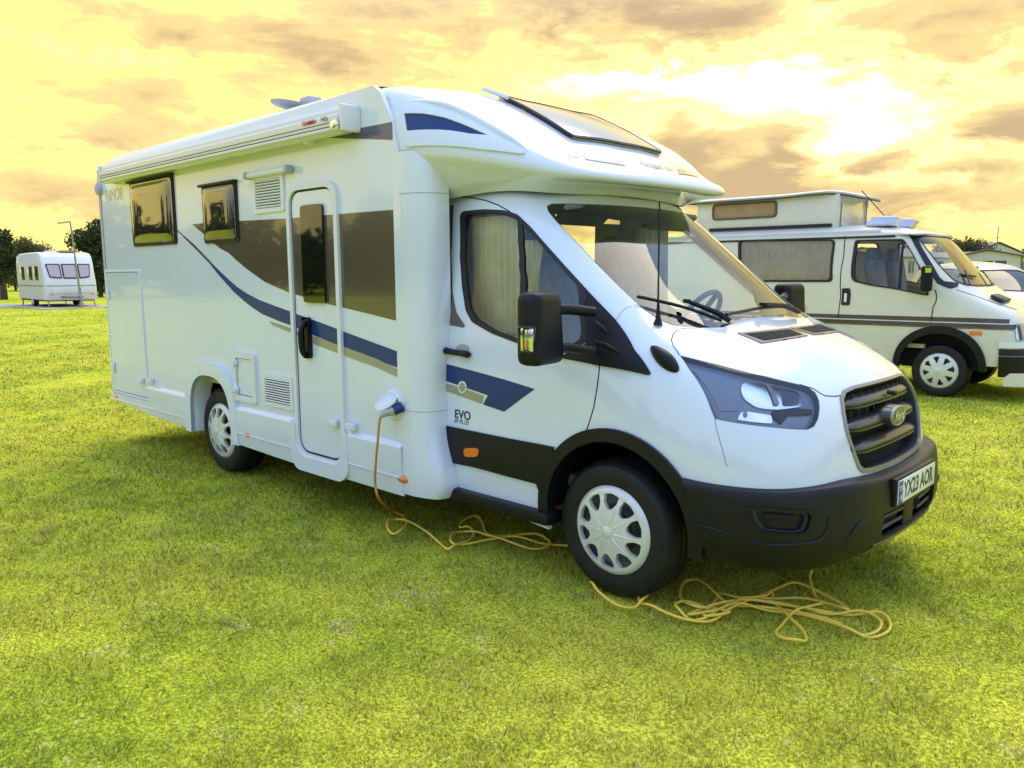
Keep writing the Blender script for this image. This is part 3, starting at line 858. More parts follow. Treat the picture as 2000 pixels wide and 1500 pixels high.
# badge
V, Fc = [], []
bx = fx_at(0,.9)
bV, bF = lathe_geo([(0,.0),(.06,0),(.075,-.004),(.082,-.02),(.086,-.09)], 'x', (0,0,0), 40)
bV = [(bx+.028+v[0], v[1]*1.25, .895+v[2]*.62) for v in bV]
bg_ = mk('badge', bV, bF, 'grille_bar', MH, ang=40)
V2, F2 = lathe_geo([(.066,.001),(.074,.004),(.080,.0),(.081,-.006)], 'x', (0,0,0), 40)
mk('badge_rim', [(bx+.029+v[0], v[1]*1.25, .895+v[2]*.62) for v in V2], F2, 'satin', bg_, ang=50)
V2, F2 = lathe_geo([(0,.004),(.03,.0035),(.067,.001)], 'x', (0,0,0), 40)
mk('badge_field', [(bx+.029+v[0], v[1]*1.25, .895+v[2]*.62) for v in V2], F2, 'badge', bg_, ang=50)
text('badge_lettering', 'Ford', .062, 'silver', bg_, (bx+.0335,0,.895), (0,1,0), (0,0,1), shear=.25, bold=.001)
tube('parking_camera', [(bx-.03,0,.985+.02),(bx+.012,0,.985+.018)], .012, 'seal', gf, 10)

# --- bumper ---
def body_pt(u, z):
    # point of the cab surface in column u at height z
    lo, hi = 0., 6.
    for _ in range(40):
        m_ = (lo+hi)/2
        if CAB.ev(u, m_)[2] < z: lo = m_
        else: hi = m_
    return CAB.ev(u, lo)
us = [3.95+ (MID-3.95)*i/22 for i in range(23)]
def bump_line(z, off, zfn=None, ztop=None):
    out = []
    for u in us:
        zz = z(u) if callable(z) else z
        p = body_pt(u, max(zz,.29)); n_ = CAB.nrm(u, 1.5); n_ = np.array([n_[0], n_[1], 0]); n_ /= np.linalg.norm(n_)
        w_ = min(1, max(0, (u-7.0)/1.4)); w_ = w_*w_*(3-2*w_)
        out.append(p*np.array([1,1,0])+np.array([0,0,zz])+n_*(off+(.030*w_ if off > 0 else 0)))
    return out
def zt(u):                                      # the bumper's upper edge, lower in front under the grille
    pts = [(3.95,.700),(4.3,.683),(4.8,.672),(5.5,.668),(6.3,.668),(7.2,.672),(8.0,.680),(8.5,.672),(9.0,.664),(10,.660)]
    return float(np.interp(u, [p[0] for p in pts], [p[1] for p in pts]))
def zb_(u): return float(np.interp(u, [3.95,4.6,5.5,7,10], [.335,.315,.29,.275,.28]))
fo = lambda u: 0
rows = [bump_line(zb_, -.05), bump_line(lambda u: zb_(u)+.02, -.012), bump_line(lambda u: zb_(u)+.07, .016), bump_line(.40, .030), bump_line(.44, .040), bump_line(.50, .042), bump_line(lambda u: zt(u)-.050, .042), bump_line(lambda u: zt(u)-.014, .038), bump_line(lambda u: zt(u)-.002, .026), bump_line(lambda u: zt(u)+.002, .0), bump_line(lambda u: zt(u)-.004, -.04)]
BUM = Surf(rows, out=(0, -1, 0), sub=4)
BC = BUM.C-1
be = on_side(BUM, [(ARC0+.478*math.cos(math.radians(q_)), ARZ+.478*math.sin(math.radians(q_))) for q_ in np.linspace(-6, 36, 12)])
be = [(be[0][0]+.15, 0.)]+be+[(be[-1][0]-.12, 10)]
allb = be+[(BC-u, v) for u, v in be[::-1]]
# lower centre intake
inta = on_front(BUM, [(-.36,.50),(-.36,.41),(-.33,.385),(-.15,.375)]); inta2 = on_front(BUM, [(-.15,.505)])
intake = msym(BUM, [(BC/2, inta2[0][1]), inta2[0]]+inta+[(BC/2, inta[-1][1])])
intake = [inta2[0]]+inta+[(BC-u, v) for u, v in ([inta2[0]]+inta)[::-1]]
fog = rnd([(1449,988),(1500,991),(1591,996),(1596,1010),(1584,1042),(1560,1047),(1480,1040),(1458,1018)], 9, 3)
fog_o = on(BUM, fog)
bumper = panel('front_bumper', BUM, allb, 'bumper_plastic', MH, holes=[intake, fog_o, mir(BUM, fog_o)], th=.02, step=.5, stepv=.25)
box('intake_well', (.925,0,.42), (.10,.86,.24), 'void', bumper)
panel('intake_back', BUM, intake, 'void', bumper, off=-.05, th=0)
for zz in (.475,.43):
    for s_ in (-1, 1):
        V = [BUM.ev(*on_front(BUM, [(s_*(.345-.24*i/8), zz)])[0])-np.array([.022,0,0]) for i in range(9)]
        tube('intake_bar', V, .009, 'dark_grey_plastic', bumper, 6)
box('tow_cover', (1.04,0,.44), (.03,.14,.12), 'bumper_plastic', bumper, .01)
def scl(P, k): c0 = np.mean([p[0] for p in P]); c1_ = np.mean([p[1] for p in P]); return [(c0+(p[0]-c0)*k, c1_+(p[1]-c1_)*k) for p in P]
def fogset(P, par):
    f_ = panel('fog_lamp_blank', BUM, P, 'black_plastic', par, holes=[scl(P,.80)], off=.006, th=.03, step=.3)
    panel('recess_wall', BUM, scl(P,.84), 'dark_grey_plastic', f_, holes=[scl(P,.68)], off=-.012, th=.02, step=.3)
    panel('recess_floor', BUM, scl(P,.9), 'bumper_plastic', f_, off=-.03, th=0, step=.3)
    panel('blank_plate', BUM, [(p[0]+.0, p[1]) for p in scl(P,.48)], 'black_plastic', f_, off=-.016, th=.012, step=.3)
fogset(fog_o, MH); fogset(mir(BUM, fog_o), MH)
# crease lines of the bumper
for P_ in ([(1352,1022),(1390,1032),(1425,1043)], [(1455,1045),(1475,1060),(1530,1064),(1590,1058),(1612,1040),(1620,1005)], [(1645,1072),(1665,1040),(1682,1020),(1700,1013)]):
    q = on(BUM, P_); q = [BUM.ev(*p)+BUM.nrm(*p)*.001 for p in q]
    o1 = tube('moulded_rib', catmull(q, 5), [.006*math.sin(PI*(i+.6)/(len(catmull(q,5))+.6)) +.001 for i in range(len(catmull(q, 5)))], 'bumper_plastic', bumper, 6)
    mirror(o1)
q = [BUM.ev(*on_front(BUM, [(-.40+.8*i/20, .355-.0*i)])[0]) for i in range(21)]
tube('moulded_rib', q, .007, 'grille_bar', bumper, 6)
# number plate
px_ = 1.078
box('plate_holder', (px_-.012,0,.582), (.03,.555,.135), 'black_plastic', bumper, .01)
plate = box('number_plate', (px_+.006,0,.582), (.006,.52,.111), 'plate_white', MH, .002)
box('plate_badge', (px_+.0105,-.237,.582), (.002,.044,.107), 'plate_blue', plate)
text('plate_lettering', 'YX23 AOR', .104, 'ink', plate, (px_+.0096,.018,.580), (0,1,0), (0,0,1), bold=.0030, sx_=.86)
text('plate_lettering', 'UK', .030, 'plate_white', plate, (px_+.0125,-.237,.558), (0,1,0), (0,0,1), bold=.001, sx_=.8)
for a_, b_, m_ in ((0,0,'plate_white'),):
    box('flag', (px_+.012,-.237,.603), (.001,.034,.020), 'plate_white', plate)
    box('flag_stripe', (px_+.0128,-.237,.603), (.001,.034,.005), 'red_ink', plate)
    box('flag_stripe', (px_+.0128,-.237,.603), (.0012,.006,.020), 'red_ink', plate)

# --- wing mirror ---
mc = at(1057,641,1,-1.29)
def mirror_arm(name, a, b, c_, r, par):
    return tube(name, catmull([a, c_, b], 6), r, 'black_plastic', par, 10)
def build_mirror():
    bm = bmesh.new()
    add_box(bm, mc, (.13,.235,.335), .05, Matrix.Rotation(math.radians(8), 3, 'Z'), 5)
    for v in bm.verts:                                 # taper towards the top, as moulded
        t = (v.co.z-(mc[2]-.17))/.34; v.co.y = mc[1]+(v.co.y-mc[1])*(1.04-.13*max(0, t)); v.co.x += -.012*t
    h = from_bm('wing_mirror', bm, 'black_plastic', MH, 45)
    parts = []
    parts.append(tube('mirror_arm', [mc+np.array([0,.07,.085]), mc+np.array([.03,.16,.082]), at(1163,609,1,-.985)+np.array([0,-.01,0])], [.026,.026,.024], 'black_plastic', h, 12))
    parts.append(tube('mirror_arm', [mc+np.array([0,.07,-.095]), mc+np.array([.03,.16,-.098]), at(1163,686,1,-1.0)+np.array([0,-.01,0])], [.022,.022,.022], 'black_plastic', h, 12))
    parts.append(box('mirror_glass', mc+np.array([-.058,0,.0]), (.006,.165,.29), 'chrome', h, .002, Matrix.Rotation(math.radians(8), 3, 'Z')))
    lm = box('indicator_lens', at(1029,664,1,-1.412), (.085,.035,.125), 'lens', h, .012, Matrix.Rotation(math.radians(8), 3, 'Z'), 3)
    parts.append(lm)
    parts.append(box('indicator_reflector', at(1029,664,1,-1.412)+np.array([0,.003,0]), (.066,.024,.105), 'reflector', h, .008))
    parts.append(box('indicator_bulb', at(1027,672,1,-1.424), (.02,.012,.03), 'amber_bulb', h, .006))
    return h, parts
hm, pm = build_mirror()
hm2 = mirror(hm)
for p in pm: mirror(p, hm2)
# --- overcab pod ---
OVR = [
 [(-1.32,-.93,1.99),(-1.05,-.90,2.02),(-.84,-.85,2.03),(-.70,-.77,2.02),(-.63,-.62,2.01),(-.60,-.35,2.02),(-.59,0,2.03)],
 [(-1.31,-1.00,2.05),(-1.02,-.97,2.07),(-.80,-.91,2.065),(-.63,-.79,2.05),(-.54,-.62,2.04),(-.50,-.35,2.05),(-.49,0,2.055)],
 [(-1.30,-1.14,2.20),(-1.00,-1.06,2.17),(-.71,-.92,2.11),(-.50,-.78,2.065),(-.37,-.655,2.048),(-.33,-.35,2.045),(-.32,0,2.045)],
 [(-1.30,-1.175,2.235),(-.985,-1.095,2.205),(-.69,-.945,2.135),(-.485,-.80,2.085),(-.335,-.70,2.060),(-.295,-.35,2.058),(-.28,0,2.058)],
 [(-1.33,-1.175,2.30),(-1.0,-1.10,2.265),(-.70,-.95,2.185),(-.485,-.80,2.12),(-.325,-.70,2.088),(-.285,-.35,2.085),(-.27,0,2.085)],
 [(-1.39,-1.16,2.42),(-1.05,-1.085,2.37),(-.74,-.94,2.255),(-.52,-.785,2.165),(-.355,-.675,2.120),(-.32,-.33,2.125),(-.31,0,2.125)],
 [(-1.47,-1.145,2.55),(-1.11,-1.07,2.47),(-.80,-.92,2.335),(-.585,-.76,2.215),(-.45,-.60,2.165),(-.40,-.3,2.17),(-.385,0,2.17)],
 [(-1.53,-1.12,2.655),(-1.16,-1.03,2.555),(-.86,-.88,2.41),(-.66,-.72,2.275),(-.54,-.55,2.215),(-.50,-.27,2.22),(-.49,0,2.22)],
 [(-1.56,-.98,2.70),(-1.22,-.90,2.60),(-.95,-.78,2.475),(-.77,-.62,2.365),(-.68,-.46,2.315),(-.655,-.22,2.32),(-.65,0,2.32)],
 [(-1.59,-.70,2.72),(-1.33,-.65,2.665),(-1.12,-.56,2.57),(-.99,-.45,2.50),(-.93,-.34,2.475),(-.905,-.17,2.47),(-.90,0,2.47)],
 [(-1.62,-.42,2.73),(-1.45,-.40,2.70),(-1.32,-.35,2.655),(-1.24,-.29,2.62),(-1.20,-.22,2.605),(-1.18,-.11,2.60),(-1.18,0,2.60)],
 [(-1.64,-.20,2.735),(-1.58,-.19,2.725),(-1.54,-.17,2.715),(-1.52,-.14,2.71),(-1.50,-.10,2.705),(-1.50,-.05,2.705),(-1.50,0,2.705)],
]
for k_, d_ in ((5,.02),(6,.06),(7,.10),(8,.10),(9,.10),(10,.10),(11,.10)): OVR[k_][0] = (OVR[k_][0][0]-d_, OVR[k_][0][1]*(1.01 if k_ < 8 else 1), OVR[k_][0][2]+(.008 if k_ in (7,8) else 0))
OVR = [[(r[0][0]-.28, r[0][1]*.955, r[0][2]-.05 if k > 6 else r[0][2])]+r for k, r in enumerate(OVR)]
OV = Surf(OVR, out=(0, -1, 0)); OC = OV.C-1
overcab = panel('overcab', OV, [(0,0),(OC,0),(OC,OV.R-1),(0,OV.R-1)], 'gelcoat', MH, th=.0, step=.25)
# fill between its back edge and the box: the roof cap
# blue side flash in a moulded surround
bl_out = rnd([(787,218),(830,217),(880,226),(930,246),(970,270),(1000,287),(1028,299),(1020,303),(940,293),(880,286),(800,287),(790,280)], 5, 2)
bl = rnd([(792,223),(830,224),(870,232),(905,245),(930,256),(954,267),(920,264),(880,257),(840,255),(797,257)], 3, 2)
try:
    panel('overcab_moulding', OV, on(OV, bl_out), 'gelcoat', overcab, holes=[on(OV, bl)], off=.014, th=.016, step=.2)
    panel('side_flash', OV, on(OV, bl), 'blue_decal', overcab, off=.005, th=0)
    mirror(COL.objects['side_flash'])
except Exception as e: print('OVERCAB flash', e)
# moulded rails
def rail(px, r, m, par, S=OV, off=.0, mm=True):
    q = [S.ev(*p)+S.nrm(*p)*off for p in on(S, px)]
    C_ = catmull(q, 6); n = len(C_)
    o = tube('moulding', C_, [r*min(1, .25+3*min(i, n-1-i)/n) for i in range(n)], m, par, 10)
    if mm: mirror(o)
    return o
rail([(783,196),(850,200),(900,216),(960,248),(1010,278),(1034,297)], .020, 'gelcoat', overcab, off=-.004)
rail([(781,287),(860,281),(930,285),(990,293),(1030,300)], .016, 'gelcoat', overcab, off=-.004)
rail([(1098,290),(1122,302),(1144,313),(1158,326),(1160,345)], .0022, 'grey_trim', overcab, off=.0)
# front graphics and lettering
for P in ([(1106,300),(1125,296),(1133,309),(1118,307)], [(1130,298),(1180,306),(1205,313),(1224,325),(1190,319),(1146,312)], [(1323,331),(1350,335),(1366,345),(1325,340)]):
    try: panel('cap_graphic', OV, on(OV, P), 'cap_decal', overcab, off=.003, th=0)
    except Exception as e: print('cap', e)
surf_text('lettering', 'RIMOR', .105, 'cap_decal', overcab, OV, (-.43,.04,3.0), (.0,1.0,0), (-1.,0,0), (0,0,-1), off=.004, bold=.001)
# roof window
_gx, _gy = np.linspace(-1.75, -.45, 66), np.linspace(-.7, .7, 57)
_gz = np.zeros((66, 57))
for i_, x_ in enumerate(_gx):
    for j_, y_ in enumerate(_gy):
        l_ = OV.bvh.ray_cast(Vector((x_, y_, 5)), Vector((0, 0, -1)))[0]; _gz[i_, j_] = l_[2] if l_ else _gz[i_-1, j_]
for _ in range(3): _gz[1:-1, 1:-1] = (_gz[1:-1, 1:-1]*2+_gz[:-2, 1:-1]+_gz[2:, 1:-1]+_gz[1:-1, :-2]+_gz[1:-1, 2:])/6
def crown(u, v):
    fi = np.clip((u-_gx[0])/(_gx[1]-_gx[0]), 0, 64.999); fj = np.clip((v-_gy[0])/(_gy[1]-_gy[0]), 0, 55.999)
    i0, j0 = np.floor(fi).astype(int), np.floor(fj).astype(int); a, b = fi-i0, fj-j0
    z = _gz[i0, j0]*(1-a)*(1-b)+_gz[i0+1, j0]*a*(1-b)+_gz[i0, j0+1]*(1-a)*b+_gz[i0+1, j0+1]*a*b
    return np.stack([u, v, z], -1)
TOPS = Func(crown, (0, 0, 1))
RN3 = [OV.ev(*p) for p in on(OV, [(973,203),(1000,214),(1035,230),(1070,245),(1105,260),(1133,272)])]
print('roof window edge', [tuple(np.round(p, 2)) for p in RN3])
ry, rx0, rx1 = .45, -1.27, -.69
rwp = rnd([(rx0, -ry), (rx1, -ry), (rx1+.03, 0), (rx1, ry), (rx0, ry)], .03, 2)
fr = panel('roof_window', TOPS, rwp, 'skylight', MH, off=.024, th=.02, step=.06)
tube('window_frame', [TOPS.ev(np.array(p[0]), np.array(p[1]))+np.array([0,0,.018]) for p in dens_poly(rwp, .06, .06)], .012, 'seal', fr, 6, True)
tube('frame_rail', [(rx0-.12, -ry-.01, float(TOPS.ev(np.array(rx0-.12), np.array(-ry))[2])+.03), (rx0+.1, -ry-.01, float(TOPS.ev(np.array(rx0+.1), np.array(-ry))[2])+.03)], .014, 'awning_metal', fr, 6)
# --- side pillar between cab and box ---
def prow(z, a=0, lo=0., fl=0.):
    y = -1.172-lo
    return [(-1.40, y+.004, z), (-1.33, y, z), (-1.27, y, z), (-1.22+fl*.15, y+.015, z), (-1.175+fl*.45+a, -1.135-lo*.6, z), (-1.150+fl*.8+a, -1.09-lo*.4, z), (-1.145+fl+a, -1.03, z), (-1.15+fl+a, -.97, z)]
PR = [prow(.30,.05,.0), prow(.36,.09,.01), prow(.50,.06,.012), prow(.62,.01,.006), prow(.80,-.015), prow(1.0,-.01), prow(1.3,0), prow(1.7,0), prow(1.9,0,0,0), prow(2.03,0,0,0), prow(2.12,0,0,0), prow(2.19,0,0,0), prow(2.25,-.04,.0,0)]
PIL = Surf(PR, mirror_=False, out=(0, -1, 0))
pillar = panel('corner_pillar', PIL, [(0,0),(7,0),(7,12),(0,12)], 'gelcoat', MH, th=0, step=.25)
mirror(pillar)
for zz in (4.0, 9.0):
    q = [PIL.ev(u, zz)+PIL.nrm(u, zz)*.0006 for u in np.linspace(.9, 7, 20)]
    tube('panel_gap', q, .0022, 'grey_trim', pillar, 5)

# ------------------------------------------------------------------ the box
YS = -1.165
SIDE = Flat((0, YS, 0), (1, 0, 0), (0, 0, 1), (0, -1, 0))
ro = [(-1.155,2.44),(-1.165,2.52),(-1.15,2.60),(-1.10,2.665),(-1.0,2.70),(-.6,2.725),(0,2.735)]
xs_ = [-5.90,-5.88,-5.80,-5.0,-4.0,-3.0,-2.2,-1.95,-1.76]
RW = []
for i, x in enumerate(xs_):
    row = []
    for y, z in ro:
        if i == 0: row.append((x, y*.93, z-.10 if z > 2.55 else z-.02))
        elif i == 1: row.append((x, y*.975, z-.035))
        else: row.append((x, y, z-(.006*(x+2.2)*-1 if x < -2.2 else 0)*.2))
    RW.append(row)
RF = Surf(RW, out=(0, -1, 0))
roof = panel('roof', RF, [(0,0),(RF.C-1,0),(RF.C-1,RF.R-1),(0,RF.R-1)], 'gelcoat', MH, th=0, step=.25)
def arch_pts(r, cx=-3.765, cz=.44, a0=-12, a1=192, n=26, sx__=1.0):
    return [(cx+r*sx__*math.cos(math.radians(a0+(a1-a0)*i/n)), cz+r*math.sin(math.radians(a0+(a1-a0)*i/n))) for i in range(n+1)]
def arch_sq(w, top, cx=-3.765, low=.30, n=30, p=2.6):      # squarish arch
    out = []
    for i in range(n+1):
        th = PI*i/n; c_, s_ = math.cos(th), math.sin(th)
        out.append((cx+w*math.copysign(abs(c_)**(2/p), c_), .45+(top-.45)*abs(s_)**(2/p)))
    return [(cx+w*1.02, low)]+out+[(cx-w*1.02, low)]
a_in = arch_sq(.345, .80)
side_o = [(-5.88,.40)]+a_in[::-1]+[(-1.33,.33),(-1.34,2.24),(-1.40,2.43),(-1.50,2.60),(-1.56,2.64),(-5.86,2.55)]
# the wheel notch is followed from rear to front
sidew = panel('side_wall', SIDE, side_o, 'gelcoat', MH, th=.03, step=.5)
fw_ = at(1133,470,1,1.165)
tmpw = panel('side_wall', SIDE, side_o, 'gelcoat', MH, holes=[rrect(fw_[0]-.42,fw_[2]-.30,fw_[0]+.42,fw_[2]+.24,.06)], th=.03, step=.5)
mirror(tmpw); _m = tmpw.data; bpy.data.objects.remove(tmpw)
far_pane = panel('side_window', SIDE, rrect(fw_[0]-.44,fw_[2]-.32,fw_[0]+.44,fw_[2]+.26,.06), 'van_glass', MH, off=.012, th=0, step=10)
mirror(far_pane); bpy.data.objects.remove(far_pane)

box('rear_wall', (-5.89,0,1.50), (.03,2.25,2.20), 'gelcoat', MH, .01)
RC = [[(-5.80,-1.170,z),(-5.85,-1.170,z),(-5.885,-1.160,z),(-5.91,-1.13,z),(-5.915,-1.06,z)] for z in (.38,.42,1.0,2.0,2.45,2.55)]
RCs = Surf(RC, mirror_=False, out=(-1,-1,0))
rc = panel('corner_moulding', RCs, [(0,0),(4,0),(4,5),(0,5)], 'grey_trim', MH, th=0); mirror(rc)
lathe('reversing_light', [(0,-.045),(.035,-.042),(.055,-.03),(.06,0)], 'grey_trim', MH, 'y', (-5.80,YS,2.375), 24)
# graphics
def flat(name, pts, m, par=None, off=.002, px=True, th=0, holes=(), y=YS):
    P = [xz(*p, y) for p in pts] if px else pts
    H = [[xz(*p, y) for p in h] for h in holes] if px else holes
    return panel(name, SIDE, P, m, par or sidew, holes=H, off=off, th=th, step=10)
brn = flat('side_graphic', [(376,438),(400,436),(480,431),(567,426.5),(700,415),(784,408.5),(788,520),(793,631),(730,615),(672,601),(620,588),(575,575),(545,563),(517,550),(500,538),(482,525),(464,510),(447,494),(430,485),(416,474),(398,457)], 'brown_decal')
blu = flat('side_graphic', [(413,513),(430,530),(447,546),(463,560),(482,573),(505,585),(528,594),(550,602),(575,611),(620,627),(665,644),(673,648),(735,671),(795,693),(795,725),(735,702),(673,679),(665,675),(620,657),(575,638),(545,627),(512,613),(494,601),(477,588),(457,570),(439,550),(424,533),(409,514)], 'blue_decal')
flat('side_graphic', [(347,449),(380,478),(413,512.6),(409,513.6),(376,480),(347,452)], 'brown_decal')
kh = flat('side_graphic', [(525,627),(551,635),(577,644),(620,658),(665,674),(677,679),(735,700),(795,722+8),(795,745),(735,717),(677,696),(665,691),(620,674),(577,652),(555,644),(533,635)], 'khaki_decal', off=.003)
flat('side_graphic', [(615,268),(690,253),(766,238),(767,273),(690,271)], 'violet_decal')
pR = xz(223,382); text('lettering', 'RIMOR', .155, 'grey_decal', sidew, (pR[0], YS-.0012, pR[1]), (1,0,0), (0,0,1), sx_=.90)

# awning
def awn_prof(): return [(0,-.02),(-.05,-.05),(-.10,-.055),(-.125,-.03),(-.130,.0),(-.130,.045),(-.118,.060),(-.118,.075),(-.10,.105),(-.06,.115),(0,.10)]
AX0, AX1, AZ = -5.42, -1.72, 2.44
prof = awn_prof(); V = []; 
for x in (AX0, AX1):
    for y, z in prof: V.append((x, YS+y-.002, AZ+z))
K = len(prof); Fc = [(k, k+1, K+k+1, K+k) for k in range(K-1)]+[tuple(range(K))[::-1], tuple(K+k for k in range(K))]
cas = mk('awning', V, Fc, 'awning_metal', MH, ang=30)
for dz in (-.012, .010): box('case_groove', ((AX0+AX1)/2, YS-.1325, AZ+dz), (AX1-AX0, .002, .004), 'seal', cas)
box('lead_rail', ((AX0+AX1)/2, YS-.125, AZ-.025), (AX1-AX0, .02, .02), 'awning_metal', cas, .004)
for x in (AX0, AX1):
    cp = box('end_cap', (x+.02*(1 if x == AX1 else -1), YS-.067, AZ+.03), (.030,.136,.150), 'white_plastic', cas, .012, seg=4)
lathe('crank_eye', [(0,-.03),(.018,-.03),(.022,-.015),(.03,-.01),(.03,0)], 'chrome', cas, 'y', (AX1-.01,YS-.142,AZ-.012), 20)
text('case_lettering', 'FIAMMA', .042, 'red_ink', cas, (AX1-.30,YS-.1345,AZ+.036), (1,0,0), (0,0,1), bold=.0008)
text('case_lettering', 'F45s', .042, 'ink', cas, (AX1-.14,YS-.1345,AZ+.036), (1,0,0), (0,0,1), shear=.2)
lathe('roller_foot', [(0,-.02),(.03,-.02),(.04,0)], 'white_plastic', cas, 'z', (-2.15,YS-.06,AZ-.045), 16)

# windows
def caravan_window(x0, z0, x1, z1):
    w = panel('side_window', SIDE, rrect(x0, z0, x1, z1, .03), 'seal', MH, off=.012, th=.012, step=10)
    # slightly domed acrylic pane
    cx_, cz_, hw, hh = (x0+x1)/2, (z0+z1)/2, (x1-x0)/2-.022, (z1-z0)/2-.022
    def fn(u, v):
        k = np.clip(1-(u/hw)**6, 0, 1)*np.clip(1-(v/hh)**6, 0, 1)
        return np.stack([cx_+u, YS-.018-.022*k, cz_+v], -1)
    panel('pane', Func(fn, (0,-1,0)), rrect(-hw,-hh,hw,hh,.04), 'acrylic', w, th=.006, step=.035)
    er = panel('pane_edge', SIDE, rrect(x0+.018,z0+.018,x1-.018,z1-.018,.04), 'acrylic_edge', w, holes=[rrect(x0+.05,z0+.05,x1-.05,z1-.05,.05)], off=.0205, th=.004, step=10)
    box('window_head', (cx_, YS-.02, z1+.004), (x1-x0+.02,.04,.018), 'seal', w, .004)
    return w
caravan_window(-5.09,1.825,-4.215,2.372)
caravan_window(-3.725,1.815,-3.185,2.238)
# awning lamp
p = [at(483,344,1,YS-.035), at(563,330,1,YS-.035)]
lamp = tube('awning_lamp', [p[0], p[1]], .02, 'white_plastic', MH, 12)
box('lamp_end', p[0], (.03,.06,.05), 'grey_trim', lamp, .01); box('lamp_end', p[1], (.03,.06,.05), 'grey_trim', lamp, .01)
# vents
def louvre(x0, z0, x1, z1, n):
    f_ = panel('vent_frame', SIDE, rrect(x0,z0,x1,z1,.015), 'white_plastic', MH, holes=[rrect(x0+.035,z0+.03,x1-.035,z1-.03,.008)], off=.014, th=.014, step=10)
    panel('vent_back', SIDE, rrect(x0+.03,z0+.025,x1-.03,z1-.025,.005), 'seal', f_, off=.0015, th=0, step=10)
    H = (z1-z0-.06)/n
    for i in range(n):
        box('louvre', ((x0+x1)/2, YS-.009, z0+.03+H*(i+.55)), (x1-x0-.072,.014,H*.52), 'white_plastic', f_, .002, Matrix.Rotation(math.radians(-28), 3, 'X'), 1)
louvre(-2.955,1.998,-2.55,2.247,10)
louvre(-2.95,.655,-2.545,.888,10)
# doors and hatches
def framed(name, x0, z0, x1, z1, r, w=.035, off=.018, fm='white_plastic', dm='gelcoat'):
    d = panel(name, SIDE, rrect(x0+w+.006,z0+w+.006,x1-w-.006,z1-w-.006,max(.01,r-w*.6)), dm, MH, off=.008, th=.006, step=10)
    panel('door_frame' if 'door' in name else 'hatch_frame', SIDE, rrect(x0,z0,x1,z1,r,6), fm, d, holes=[rrect(x0+w,z0+w,x1-w,z1-w,max(.01,r-w*.6),6)], off=off, th=off, step=10)
    panel('frame_gap', SIDE, rrect(x0+w-.002,z0+w-.002,x1-w+.002,z1-w+.002,max(.01,r-w*.6),6), 'seal', d, holes=[rrect(x0+w+.008,z0+w+.008,x1-w-.008,z1-w-.008,max(.01,r-w*.6),6)], off=.0035, th=0, step=10)
    return d
gd = framed('garage_door', -5.835,.455,-5.0,1.63,.05,.022,.010)
for z_ in (1.40,.70): box('garage_lock', (-5.76,YS-.018,z_), (.05,.02,.10), 'white_plastic', gd, .012)
sh_ = framed('service_hatch', -3.365,.645,-3.035,1.015,.03,.045,.022)
for z_ in (.93,.73): lathe('hatch_lock', [(0,-.03),(.022,-.03),(.028,-.02),(.028,0)], 'white_plastic', sh_, 'y', (-3.325,YS-.012,z_), 18)
# entrance door: x -2.49..-1.955, z .375...2.13
ent = panel('entrance_door', SIDE, rrect(-2.465,.40,-1.985,2.105,.10,8), 'gelcoat', MH, off=.006, th=.006, step=10)
panel('door_frame', SIDE, rrect(-2.515,.345,-1.935,2.155,.13,8), 'white_plastic', ent, holes=[rrect(-2.478,.385,-1.972,2.118,.11,8)], off=.022, th=.022, step=10)
panel('frame_gap', SIDE, rrect(-2.480,.383,-1.970,2.120,.11,8), 'seal', ent, holes=[rrect(-2.466,.398,-1.984,2.106,.10,8)], off=.0035, th=0, step=10)
dwin = panel('door_window', SIDE, rrect(-2.338,1.400,-2.09,2.017,.03), 'door_glass', ent, off=.026, th=.02, step=10)
# the stripes carry on over the door
def clip_x(poly, x0, x1):
    def cut(P, s_, k):
        out = []
        for i in range(len(P)):
            a, b = P[i-1], P[i]; ia, ib = s_*(a[0]-k) >= 0, s_*(b[0]-k) >= 0
            if ia != ib:
                t = (k-a[0])/(b[0]-a[0]); out.append((k, a[1]+(b[1]-a[1])*t))
            if ib: out.append(b)
        return out
    return cut(cut(poly, 1, x0), -1, x1)
for P, m_, o_ in (([(567,426.5),(700,415),(700,608),(672,601),(620,588),(567,571)], 'brown_decal', .0075), ([(550,602),(575,611),(620,627),(665,644),(700,657),(700,690),(665,675),(620,657),(575,638),(550,629)], 'blue_decal', .0075), ([(560,638),(577,644),(620,658),(665,674),(690,683),(690,701),(665,691),(620,674),(577,652),(560,646)], 'khaki_decal', .0075)):
    Q = clip_x([xz(*p) for p in P], -2.462, -1.988)
    panel('door_graphic', SIDE, Q, m_, ent, off=o_, th=0, step=10)
hh_ = at(597,660,1,YS-.03)
box('handle_plate', (hh_[0],YS-.016,hh_[2]), (.082,.022,.27), 'black_plastic', ent, .03, seg=4)
tube('door_handle', catmull([(hh_[0],YS-.03,hh_[2]+.11),(hh_[0],YS-.065,hh_[2]+.04),(hh_[0],YS-.06,hh_[2]-.08),(hh_[0],YS-.03,hh_[2]-.12)], 5), .018, 'black_plastic', ent, 10)
for px_2 in ((658,825),(692,832),(281,743),(299,744)):
    q = xz(*px_2); box('hinge', (q[0],YS-.03,q[1]), (.085,.03,.045), 'white_plastic', ent if px_2[0] > 400 else gd, .008)
